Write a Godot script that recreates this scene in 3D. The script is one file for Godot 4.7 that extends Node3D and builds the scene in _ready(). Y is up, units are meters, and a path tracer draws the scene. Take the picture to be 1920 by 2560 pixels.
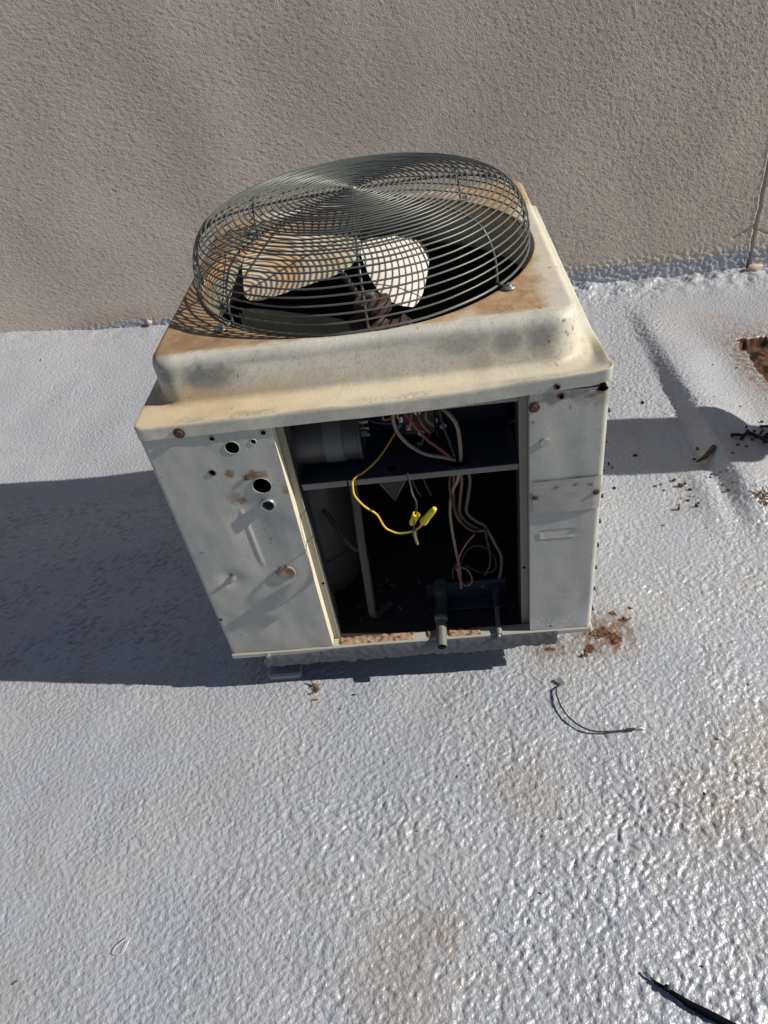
extends Node3D
# A worn rooftop condenser on a silver-coated roof in front of a stucco parapet wall.

const ORDINAL := ["first", "second", "third", "fourth", "fifth", "sixth", "seventh", "eighth", "ninth", "tenth", "eleventh", "twelfth", "thirteenth", "fourteenth", "fifteenth", "sixteenth", "seventeenth", "eighteenth", "nineteenth", "twentieth", "twenty-first", "twenty-second", "twenty-third", "twenty-fourth", "twenty-fifth", "twenty-sixth", "twenty-seventh", "twenty-eighth"]
var rng := RandomNumberGenerator.new()
var noises := {}
var M := {}

# ---------------------------------------------------------------- helpers
func noise(id: int, octaves := 3) -> FastNoiseLite:
	var key := id * 10 + octaves
	if not noises.has(key):
		var n := FastNoiseLite.new()
		n.seed = id * 71 + 5
		n.noise_type = FastNoiseLite.TYPE_SIMPLEX_SMOOTH
		n.frequency = 1.0
		n.fractal_type = FastNoiseLite.FRACTAL_FBM if octaves > 1 else FastNoiseLite.FRACTAL_NONE
		n.fractal_octaves = octaves
		noises[key] = n
	return noises[key]

func sm(a: float, b: float, x: float) -> float:
	var t := clampf((x - a) / (b - a), 0.0, 1.0)
	return t * t * (3.0 - 2.0 * t)

func lin(r: float, g: float, b: float) -> Color:
	return Color(r, g, b).linear_to_srgb()

func mat(id: String, c: Color, rough := 0.6, metal := 0.0, vc := false, spec := 0.5) -> StandardMaterial3D:
	var m := StandardMaterial3D.new()
	m.resource_name = id
	m.albedo_color = Color.WHITE if vc else c.linear_to_srgb()
	m.roughness = rough
	m.metallic = metal
	m.metallic_specular = spec
	m.vertex_color_use_as_albedo = vc
	M[id] = m
	return m

func noise_tex(size: int, freq: float, id: int, octaves := 4, type := FastNoiseLite.TYPE_SIMPLEX_SMOOTH) -> NoiseTexture2D:
	var n := FastNoiseLite.new()
	n.seed = id
	n.noise_type = type
	n.frequency = freq
	n.fractal_octaves = octaves
	var t := NoiseTexture2D.new()
	t.width = size
	t.height = size
	t.seamless = true
	t.noise = n
	return t

func mesh_of(v: PackedVector3Array, n: PackedVector3Array, idx: PackedInt32Array, col := PackedColorArray()) -> ArrayMesh:
	var a := []
	a.resize(Mesh.ARRAY_MAX)
	a[Mesh.ARRAY_VERTEX] = v
	a[Mesh.ARRAY_NORMAL] = n
	a[Mesh.ARRAY_INDEX] = idx
	if col.size() == v.size() and col.size() > 0:
		a[Mesh.ARRAY_COLOR] = col
	var m := ArrayMesh.new()
	m.add_surface_from_arrays(Mesh.PRIMITIVE_TRIANGLES, a)
	return m

# a sheet of nu x nv points; normals from the sheet itself; flip turns it over
func sheet(pts: PackedVector3Array, nu: int, nv: int, closed_u := false, col := PackedColorArray(), flip := false, skip := PackedByteArray()) -> ArrayMesh:
	var n := PackedVector3Array()
	n.resize(nu * nv)
	for j in nv:
		for i in nu:
			var il := (i - 1 + nu) % nu if closed_u else maxi(i - 1, 0)
			var ir := (i + 1) % nu if closed_u else mini(i + 1, nu - 1)
			var du := pts[j * nu + ir] - pts[j * nu + il]
			var dv := pts[mini(j + 1, nv - 1) * nu + i] - pts[maxi(j - 1, 0) * nu + i]
			var c := du.cross(dv)
			if flip:
				c = -c
			n[j * nu + i] = c.normalized() if c.length_squared() > 1e-20 else Vector3.UP
	var idx := PackedInt32Array()
	var wu := nu if closed_u else nu - 1
	for j in nv - 1:
		for i in wu:
			if skip.size() > 0 and skip[j * nu + i] == 1:
				continue
			var a := j * nu + i
			var b := j * nu + (i + 1) % nu
			var c2 := a + nu
			var d := b + nu
			if flip:
				idx.append_array([a, b, c2, b, d, c2])
			else:
				idx.append_array([a, c2, b, b, c2, d])
	return mesh_of(pts, n, idx, col)

func curve(p: PackedVector3Array, step := 0.006, closed := false) -> PackedVector3Array:
	var out := PackedVector3Array()
	var n := p.size()
	var segs := n if closed else n - 1
	for i in segs:
		var a := p[(i - 1 + n) % n] if closed else p[maxi(i - 1, 0)]
		var b := p[i]
		var c := p[(i + 1) % n]
		var d := p[(i + 2) % n] if closed else p[mini(i + 2, n - 1)]
		var k := maxi(2, int(ceil(b.distance_to(c) / step)))
		for s in k:
			out.append(b.cubic_interpolate(c, a, d, float(s) / k))
	if not closed:
		out.append(p[n - 1])
	return out

# tube along points; radius may be one float or an array with one per point
func tube(p: PackedVector3Array, r, sides := 8, closed := false) -> ArrayMesh:
	var n := p.size()
	var v := PackedVector3Array()
	var nm := PackedVector3Array()
	var idx := PackedInt32Array()
	var up := Vector3.UP
	var t0 := (p[1] - p[0]).normalized()
	if absf(t0.dot(up)) > 0.9:
		up = Vector3.RIGHT
	var side := t0.cross(up).normalized()
	for i in n:
		var t: Vector3
		if closed:
			t = (p[(i + 1) % n] - p[(i - 1 + n) % n]).normalized()
		else:
			t = (p[mini(i + 1, n - 1)] - p[maxi(i - 1, 0)]).normalized()
		side = (side - t * side.dot(t)).normalized()
		var other := t.cross(side)
		var rr: float = r[i] if r is Array or r is PackedFloat32Array else r
		for s in sides:
			var a := TAU * s / sides
			var d := side * cos(a) + other * sin(a)
			v.append(p[i] + d * rr)
			nm.append(d)
	var rows := n if closed else n - 1
	for i in rows:
		for s in sides:
			var a := i * sides + s
			var b := i * sides + (s + 1) % sides
			var c := ((i + 1) % n) * sides + s
			var d := ((i + 1) % n) * sides + (s + 1) % sides
			idx.append_array([a, c, b, b, c, d])
	if not closed:
		for e in [0, n - 1]:
			var t: Vector3 = (p[1] - p[0]).normalized() * -1.0 if e == 0 else (p[n - 1] - p[n - 2]).normalized()
			var base := v.size()
			v.append(p[e])
			nm.append(t)
			for s in sides:
				v.append(v[e * sides + s])
				nm.append(t)
			for s in sides:
				var a := base + 1 + s
				var b := base + 1 + (s + 1) % sides
				if e == 0:
					idx.append_array([base, a, b])
				else:
					idx.append_array([base, b, a])
	return mesh_of(v, nm, idx)

# closed solid of revolution round the local y axis, then placed by xf
func lathe(prof: Array, segs: int, xf := Transform3D.IDENTITY) -> ArrayMesh:
	var st := SurfaceTool.new()
	st.begin(Mesh.PRIMITIVE_TRIANGLES)
	var turn := 0.0
	for j in prof.size() - 1:
		turn += (prof[j].x + prof[j + 1].x) * (prof[j + 1].y - prof[j].y)
	if turn < 0.0:
		prof = prof.duplicate()
		prof.reverse()
	for j in prof.size() - 1:
		var a: Vector2 = prof[j]
		var b: Vector2 = prof[j + 1]
		var nd := Vector2(b.y - a.y, a.x - b.x).normalized()
		if nd == Vector2.ZERO:
			continue
		for i in segs:
			var t0 := TAU * i / segs
			var t1 := TAU * (i + 1) / segs
			var q := [[a, t0], [a, t1], [b, t1], [b, t0]]
			for k in [0, 1, 2, 0, 2, 3]:
				var w: Vector2 = q[k][0]
				var t: float = q[k][1]
				st.set_normal((xf.basis * Vector3(nd.x * cos(t), nd.y, nd.x * sin(t))).normalized())
				st.add_vertex(xf * Vector3(w.x * cos(t), w.y, w.x * sin(t)))
	return st.commit()

# box with chamfered edges between two corners
func box(lo: Vector3, hi: Vector3, b := 0.0015, xf := Transform3D.IDENTITY) -> ArrayMesh:
	var st := SurfaceTool.new()
	st.begin(Mesh.PRIMITIVE_TRIANGLES)
	var c := (lo + hi) / 2.0
	var h := (hi - lo) / 2.0
	b = minf(b, minf(h.x, minf(h.y, h.z)) * 0.8)
	var faces := []
	for ax in 3:
		for s in [-1.0, 1.0]:
			var u := (ax + 1) % 3
			var w := (ax + 2) % 3
			var q := []
			for k in [[-1, -1], [1, -1], [1, 1], [-1, 1]]:
				var p := Vector3.ZERO
				p[ax] = s * h[ax]
				p[u] = k[0] * (h[u] - b)
				p[w] = k[1] * (h[w] - b)
				q.append(p)
			faces.append(q)
	for ax in 3:
		var u := (ax + 1) % 3
		var w := (ax + 2) % 3
		for su in [-1.0, 1.0]:
			for sw in [-1.0, 1.0]:
				var q := []
				for k in [[-1, 0], [1, 0], [1, 1], [-1, 1]]:
					var p := Vector3.ZERO
					p[ax] = k[0] * (h[ax] - b)
					p[u] = su * (h[u] if k[1] == 0 else h[u] - b)
					p[w] = sw * (h[w] - b if k[1] == 0 else h[w])
					q.append(p)
				faces.append(q)
	for sx in [-1.0, 1.0]:
		for sy in [-1.0, 1.0]:
			for sz in [-1.0, 1.0]:
				faces.append([Vector3(sx * h.x, sy * (h.y - b), sz * (h.z - b)), Vector3(sx * (h.x - b), sy * h.y, sz * (h.z - b)), Vector3(sx * (h.x - b), sy * (h.y - b), sz * h.z)])
	for q in faces:
		var m := Vector3.ZERO
		for p in q:
			m += p
		var nn: Vector3 = (q[1] - q[0]).cross(q[2] - q[0])
		if nn.dot(m) > 0.0:   # clockwise seen from outside
			q.reverse()
			nn = -nn
		nn = (xf.basis * -nn).normalized()
		for k in range(1, q.size() - 1):
			for p in [q[0], q[k], q[k + 1]]:
				st.set_normal(nn)
				st.add_vertex(xf * (p + c))
	return st.commit()

func joined(list: Array) -> ArrayMesh:
	var st := SurfaceTool.new()
	st.begin(Mesh.PRIMITIVE_TRIANGLES)
	for m in list:
		st.append_from(m, 0, Transform3D.IDENTITY)
	return st.commit()

# a part of a thing (meshes are laid out in world metres)
func part(called: String, mesh: Mesh, m: Material, parent: Node3D, label := "") -> MeshInstance3D:
	var o := MeshInstance3D.new()
	o.name = called
	o.mesh = mesh
	o.material_override = m
	if parent == self or parent is MeshInstance3D:
		pass
	else:
		o.position = -parent.position
	parent.add_child(o, true)
	if label != "":
		o.set_meta("label", label)
	return o

func thing(called: String, label: String, category: String, at := Vector3.ZERO, group := "") -> Node3D:
	var o := Node3D.new()
	o.name = called
	o.position = at
	add_child(o, true)
	tag(o, label, category, group)
	return o

func tag(o: Node3D, label: String, category: String, group := "") -> void:
	o.set_meta("label", label)
	o.set_meta("category", category)
	if group != "":
		o.set_meta("group", group)

# a top-level thing of one mesh, mesh given round its own base
func single(called: String, mesh: Mesh, m: Material, at: Vector3, label: String, category: String, group := "") -> MeshInstance3D:
	var o := MeshInstance3D.new()
	o.name = called
	o.mesh = mesh
	o.material_override = m
	o.position = at
	add_child(o, true)
	tag(o, label, category, group)
	return o

func v3(a: Array) -> PackedVector3Array:
	var p := PackedVector3Array()
	for q in a:
		p.append(Vector3(q[0], q[1], q[2]))
	return p

# ---------------------------------------------------------------- the roof surface
func ground_base(x: float, z: float) -> float:
	var rise := 0.045 + 0.035 * sm(-0.7, -1.2, x)
	var dip := 0.026 * exp(-pow((x + 0.65) / 0.5, 2.0) - pow((z + 0.78) / 0.34, 2.0))
	return -0.035 - 0.018 * clampf(x, -3.0, 4.0) + rise * sm(-0.85, -1.6, z) * (1.0 - 0.75 * sm(-0.4, 1.3, x)) - dip

func in_hole(x: float, z: float) -> float:
	# depth of the torn patch at the right of the roof, 0..1
	var w := 0.016 * noise(21).get_noise_2d(x * 20.0, z * 20.0)
	var d := minf(x - 1.33, minf(z + 1.165 + 0.05 * (x - 1.33), 0.62 - (z + 1.5)))
	return sm(0.0, 0.018, d + w)

func pebble() -> FastNoiseLite:
	if not noises.has(-1):
		var n := FastNoiseLite.new()
		n.seed = 17
		n.noise_type = FastNoiseLite.TYPE_CELLULAR
		n.cellular_distance_function = FastNoiseLite.DISTANCE_EUCLIDEAN_SQUARED
		n.cellular_return_type = FastNoiseLite.RETURN_DISTANCE
		n.frequency = 1.0
		n.fractal_type = FastNoiseLite.FRACTAL_NONE
		noises[-1] = n
	return noises[-1]

func ground_y(x: float, z: float) -> float:
	var y := ground_base(x, z)
	# seam ridge running back to the wall, steep on the side away from the sun
	var along := sm(-1.46, -1.28, z) * lerpf(0.45, 1.0, sm(-1.3, -0.85, z)) * (1.0 - sm(-0.50, -0.28, z))
	var cx := 1.112 + 0.006 * noise(3).get_noise_2d(z * 5.0, 0.0)
	var d := x - cx
	var ridge := 0.033 * (sm(-0.062, -0.004, d) if d < 0.0 else 1.0 - sm(0.0, 0.15, d))
	y += ridge * along
	# low second swell in front of the seam
	y += 0.010 * exp(-pow((x - 1.03) / 0.035, 2.0)) * sm(-0.62, -0.5, z) * (1.0 - sm(-0.42, -0.3, z))
	# coarse lumps along the foot of the wall
	var foot := sm(-1.42, -1.58, z)
	foot *= 0.25 + 0.75 * sm(-0.2, 0.5, x)
	y += foot * (0.014 * noise(4).get_noise_2d(x * 11.0, z * 11.0) + 0.018)
	# orange-peel skin of the sprayed coating; finer and flatter to the left and on the brushed patch at the right
	var brushed := sm(1.12, 1.22, x) * (1.0 - sm(-0.45, -0.2, z))
	var size := 120.0
	var front := sm(-0.1, 0.3, z)
	var amp := 0.00135 + 0.00105 * front * sm(-0.2, 0.6, x) + 0.0006 * sm(0.6, 1.0, x) - 0.0011 * brushed - 0.0004 * sm(0.25, -0.35, x)
	amp *= 0.82 + 0.55 * clampf(0.5 + 1.3 * noise(19, 2).get_noise_2d(x * 3.4, z * 3.4), 0.0, 1.0) + 0.08 * front
	var wx := x + 0.006 * noise(5, 1).get_noise_2d(x * 28.0, z * 28.0)
	var wz := z + 0.006 * noise(6, 1).get_noise_2d(x * 28.0, z * 28.0)
	var b := noise(7, 2).get_noise_2d(wx * size, wz * size * 0.8) * 0.55 - pebble().get_noise_2d(wx * 100.0, wz * 90.0) * 1.05 - 0.45
	var big := noise(8, 2).get_noise_2d(wx * 60.0, wz * 54.0)
	y += amp * (b * 0.85 + big * 0.62)
	y += 0.004 * noise(9, 2).get_noise_2d(x * 3.2, z * 3.2)
	y -= 0.036 * in_hole(x, z)
	return y

func ground_color(x: float, z: float) -> Color:
	var c := Color(0.440, 0.470, 0.530)
	var n := noise(11, 4).get_noise_2d(x * 4.0, z * 4.0)
	c = c.lerp(Color(0.465, 0.483, 0.515), clampf(0.5 + n, 0.0, 1.0))
	# dusty warm blotches
	var blot := sm(0.18, 0.5, noise(12, 4).get_noise_2d(x * 7.0 + 3.0, z * 7.0)) * 0.16
	for s in [[0.30, 0.50, 0.11, 0.40], [0.36, 0.44, 0.04, 0.35], [0.52, 0.22, 0.09, 0.28], [0.80, 0.30, 0.12, 0.35], [0.92, 0.18, 0.1, 0.4], [-0.02, 0.2, 0.08, 0.16], [1.2, -0.55, 0.15, 0.25], [1.25, -1.25, 0.15, 0.25], [0.62, -0.03, 0.1, 0.15], [1.18, -0.40, 0.05, 0.4]]:
		var d: float = Vector2(x - s[0], z - s[1]).length() / s[2]
		if d < 1.4:
			blot += s[3] * (1.0 - sm(0.2, 1.2, d + 0.5 * noise(13, 4).get_noise_2d(x * 28.0, z * 28.0)))
	c = c.lerp(Color(0.34, 0.29, 0.24), clampf(blot, 0.0, 0.75))
	# dark flecks set in for pits left of the unit
	var pit := noise(15, 3).get_noise_2d(x * 44.0 + z * 12.0, z * 62.0 + x * 20.0) + 0.3 * noise(18, 2).get_noise_2d(x * 7.0, z * 7.0)
	c = c * (1.0 - 0.35 * sm(0.16, 0.42, pit) * sm(0.1, -0.25, x) * sm(-0.85, -0.6, z) * (1.0 - sm(-0.15, 0.1, z)))
	# brown dust worked into the coating round the dirt smear and the torn patch
	var dust := exp(-pow((x - 0.71) / 0.055, 2.0) - pow((z + 0.075) / 0.045, 2.0)) + 0.8 * exp(-pow((x - 0.60) / 0.03, 2.0) - pow((z + 0.045) / 0.02, 2.0)) + 0.7 * exp(-pow(maxf(0.0, 1.33 - x) / 0.05, 2.0)) * exp(-pow((z + 1.02) / 0.22, 2.0)) * sm(1.2, 1.3, x)
	c = c.lerp(Color(0.22, 0.135, 0.085), clampf(dust * (0.95 + 1.5 * noise(16, 4).get_noise_2d(x * 45.0, z * 45.0)), 0.0, 0.85))
	# faint darker scuffs and pin holes
	if noise(14, 2).get_noise_2d(x * 60.0, z * 60.0) > 0.62:
		c = c * 0.86
	var h := in_hole(x, z)
	if h > 0.001:
		c = c.lerp(Color(0.09, 0.052, 0.034), sm(0.0, 0.07, h))
	return c

func axis_lines(a: float, b: float, step: float, lo: float, hi: float) -> PackedFloat32Array:
	var p := PackedFloat32Array()
	var x := a
	var left := []
	var s := step
	while x > lo:
		s *= 1.5
		x -= s
		left.append(maxf(x, lo))
	left.reverse()
	for q in left:
		p.append(q)
	var n := int(round((b - a) / step))
	for i in n + 1:
		p.append(a + (b - a) * i / n)
	x = b
	s = step
	while x < hi:
		s *= 1.5
		x += s
		p.append(minf(x, hi))
	return p

func build_roof() -> void:
	var xs := axis_lines(-1.15, 1.62, 0.0030, -60.0, 60.0)
	var zs := axis_lines(-1.615, 0.62, 0.0030, -40.0, 60.0)
	var nu := xs.size()
	var nv := zs.size()
	var pts := PackedVector3Array()
	var col := PackedColorArray()
	pts.resize(nu * nv)
	col.resize(nu * nv)
	for j in nv:
		for i in nu:
			var x := xs[i]
			var z := zs[j]
			pts[j * nu + i] = Vector3(x, ground_y(x, z), z)
			col[j * nu + i] = ground_color(x, z)
	var o := MeshInstance3D.new()
	o.name = "roof_ground"
	o.mesh = sheet(pts, nu, nv, false, col, true)
	o.material_override = M.roof
	add_child(o)
	o.set_meta("kind", "structure")
	o.set_meta("label", "silver coated bumpy flat roof surface")

func build_wall() -> void:
	# stucco parapet / building wall with a vertical control joint at the right
	var xs := PackedFloat32Array()
	var x := -1.35
	while x < 2.1:
		xs.append(x)
		x += 0.0016 if absf(x - 1.523) < 0.012 else 0.0036
	xs.insert(0, -9.0)
	xs.append(9.0)
	var ys := PackedFloat32Array()
	var y := -0.12
	while y < 1.12:
		ys.append(y)
		y += 0.0036
	ys.append(2.6)
	var nu := xs.size()
	var nv := ys.size()
	var pts := PackedVector3Array()
	var col := PackedColorArray()
	pts.resize(nu * nv)
	col.resize(nu * nv)
	for j in nv:
		for i in nu:
			var px := xs[i]
			var py := ys[j]
			var d := 0.0
			var rough := 0.58 + 0.42 * sm(0.2, 1.3, px)
			var q := noise(31, 3).get_noise_2d(px * 125.0, py * 125.0)
			d += 0.00072 * rough * (0.7 * q + 0.3 * absf(q) + 0.75 * noise(43, 2).get_noise_2d(px * 210.0, py * 210.0))
			d += 0.00042 * noise(44, 2).get_noise_2d(px * 42.0 + py * 30.0, py * 120.0) * (1.0 - 0.8 * sm(0.0, 0.8, px))
			d += 0.0004 * noise(32, 2).get_noise_2d(px * 45.0, py * 45.0) * rough
			d += 0.0032 * noise(42, 3).get_noise_2d(px * 48.0, py * 48.0) * (1.0 - sm(0.03, 0.07, py))
			d += 0.0020 * noise(33, 2).get_noise_2d(px * 1.7, py * 1.1)
			# control joint and the cracks by it
			var g := px - 1.523 - 0.003 * noise(34, 2).get_noise_2d(py * 14.0, 3.0)
			d -= 0.011 * (1.0 - sm(0.0028, 0.0065, absf(g)))
			d += 0.0014 * exp(-pow((absf(g) - 0.010) / 0.004, 2.0)) * (0.5 + noise(35, 2).get_noise_2d(py * 60.0, px * 60.0))
			for cr in [[-1.0, 0.115, 0.9], [1.0, 0.10, -1.1]]:
				var along: float = g * cr[0]
				if along > 0.0 and along < 0.07:
					var cy: float = cr[1] - along * 0.55 * (1.0 if cr[2] > 0.0 else 0.9) + 0.006 * noise(36, 2).get_noise_2d(along * 90.0, cr[1] * 50.0)
					d -= 0.0045 * (1.0 - sm(0.0015, 0.0055, absf(py - cy)))
			pts[j * nu + i] = Vector3(px, py, -1.6 + d)
			var c := Color(0.69, 0.605, 0.525).lerp(Color(0.63, 0.56, 0.485), sm(-0.6, 0.8, px))
			c = c * (1.0 + 0.10 * noise(37, 4).get_noise_2d(px * 2.5, py * 2.5) + 0.08 * noise(38, 3).get_noise_2d(px * 30.0, py * 30.0))
			# silver coating turned up on the foot of the wall
			var edge := 0.028 + 0.012 * noise(39, 4).get_noise_2d(px * 16.0, 1.0) - 0.10 * sm(-0.80, -1.02, px) + 0.02 * sm(-0.2, -0.5, px) + 0.012 * sm(0.4, 1.0, px) * noise(40, 2).get_noise_2d(px * 5.0, 4.0)
			var sil := 1.0 - sm(edge - 0.004, edge + 0.004, py + 0.012 * noise(41, 3).get_noise_2d(px * 70.0, py * 70.0))
			c = c.lerp(Color(0.46, 0.48, 0.51), sil)
			# pale pinkish patch of bare render at the foot, far left
			var pink := (1.0 - sm(0.0, 0.05, py - edge - 0.02)) * sm(-0.35, -0.75, px) * (1.0 - sil)
			c = c.lerp(Color(0.55, 0.44, 0.37), 0.6 * pink)
			col[j * nu + i] = c
	var w := thing("stucco_wall", "tan stucco wall with rough grain and a vertical joint behind the condenser", "wall", Vector3(0, -0.12, -1.6))
	part("stucco_face", sheet(pts, nu, nv, false, col, false), M.stucco, w)
	part("wall_core", box(Vector3(-9, -0.3, -1.9), Vector3(9, 2.6, -1.618), 0.002), M.stucco_plain, w)
	part("wall_coping", box(Vector3(-9.05, 2.6, -1.95), Vector3(9.05, 2.66, -1.56), 0.006), M.stucco_plain, w)

# ---------------------------------------------------------------- paint of the condenser
func speck(p: Vector3, f: float, t: float) -> float:
	return sm(t, t + 0.12, noise(51, 2).get_noise_3d(p.x * f, p.y * f, p.z * f))

# pin-sized dark specks, bucketed on a 2 cm lattice
func specks_at(p: Vector3) -> Array:
	var out := []
	var f := Vector3(p.x, p.y, p.z) / 0.02
	var h := hash(Vector3i(floori(f.x), floori(f.y), floori(f.z)))
	if h % 5 < 2:
		var o := Vector3(((h >> 4) % 97) / 97.0, ((h >> 11) % 89) / 89.0, ((h >> 17) % 83) / 83.0)
		var d := (f - f.floor() - o) * 0.02
		if Vector2(d.x, maxf(absf(d.y), absf(d.z) * 0.5)).length() < 0.0012 + 0.0008 * ((h >> 6) % 7) / 7.0:
			out.append(((h >> 9) % 11) / 11.0)
	return out

func panel_color(p: Vector3) -> Color:
	var c := Color(0.525, 0.53, 0.475)
	c = c.lerp(Color(0.475, 0.49, 0.46), clampf(0.5 + 1.2 * noise(52, 4).get_noise_2d(p.x * 9.0, p.y * 5.0), 0.0, 1.0))
	# streaks run down
	c = c * (1.0 + 0.05 * noise(53, 3).get_noise_2d(p.x * 70.0, p.y * 5.0))
	c = c.lerp(Color(0.36, 0.38, 0.36), 0.30 * sm(0.12, 0.45, noise(54, 4).get_noise_2d(p.x * 16.0 + 9.0, p.y * 16.0)))
	# chalky handling marks
	c = c.lerp(Color(0.58, 0.57, 0.51), 0.35 * sm(0.25, 0.5, noise(55, 3).get_noise_2d(p.x * 30.0, p.y * 12.0 + p.x * 20.0)))
	for q in specks_at(p):
		c = c * (0.35 + 0.5 * q)
	# rust round holes, screws and studs: x, y, radius, strength
	for s in [[0.112, 0.484, 0.0075, 1.0], [0.088, 0.490, 0.006, 0.8], [0.147, 0.4775, 0.010, 1.0], [0.135, 0.474, 0.006, 1.0], [0.160, 0.477, 0.008, 0.8], [0.108, 0.437, 0.013, 0.55], [0.117, 0.431, 0.008, 0.9], [0.192, 0.441, 0.008, 0.7], [0.188, 0.449, 0.005, 0.5], [0.151, 0.271, 0.0155, 0.85], [0.1365, 0.272, 0.006, 1.0], [0.056, 0.275, 0.004, 1.0], [0.105, 0.549, 0.005, 0.5], [0.180, 0.550, 0.005, 0.5], [0.162, 0.537, 0.004, 0.6], [0.007, 0.168, 0.004, 0.8], [0.558, 0.544, 0.008, 0.8], [0.594, 0.557, 0.007, 0.7], [0.65, 0.553, 0.02, 0.5], [0.62, 0.557, 0.016, 0.45], [0.58, 0.556, 0.014, 0.5], [0.657, 0.384, 0.006, 0.8], [0.553, 0.384, 0.006, 0.7], [0.556, 0.52, 0.003, 0.7]]:
		var d: float = Vector2(p.x - s[0], p.y - s[1]).length() / s[2]
		if d < 2.2:
			var k: float = s[3] * (1.0 - sm(0.55, 1.25, d + 0.5 * noise(57, 3).get_noise_2d(p.x * 120.0, p.y * 120.0)))
			c = c.lerp(Color(0.20, 0.105, 0.065).lerp(Color(0.30, 0.22, 0.16), 0.5 + noise(58, 2).get_noise_2d(p.x * 200.0, p.y * 200.0)), clampf(k, 0.0, 1.0))
	# dusty foot of the panels
	c = c.lerp(Color(0.50, 0.42, 0.31), 0.45 * (1.0 - sm(0.078, 0.115, p.y + 0.02 * noise(59, 3).get_noise_2d(p.x * 25.0, p.y * 25.0))))
	# overspray of roof coating low on the right panel
	if p.x > 0.5:
		var o := 1.0 - sm(0.075, 0.13, p.y - 0.03 * sm(0.6, 0.66, p.x))
		if noise(60, 3).get_noise_2d(p.x * 150.0, p.y * 150.0) > 0.42 - o * 0.75:
			c = c.lerp(Color(0.62, 0.64, 0.66), 0.8 * clampf(o * 1.6, 0.0, 1.0))
	return c

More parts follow.
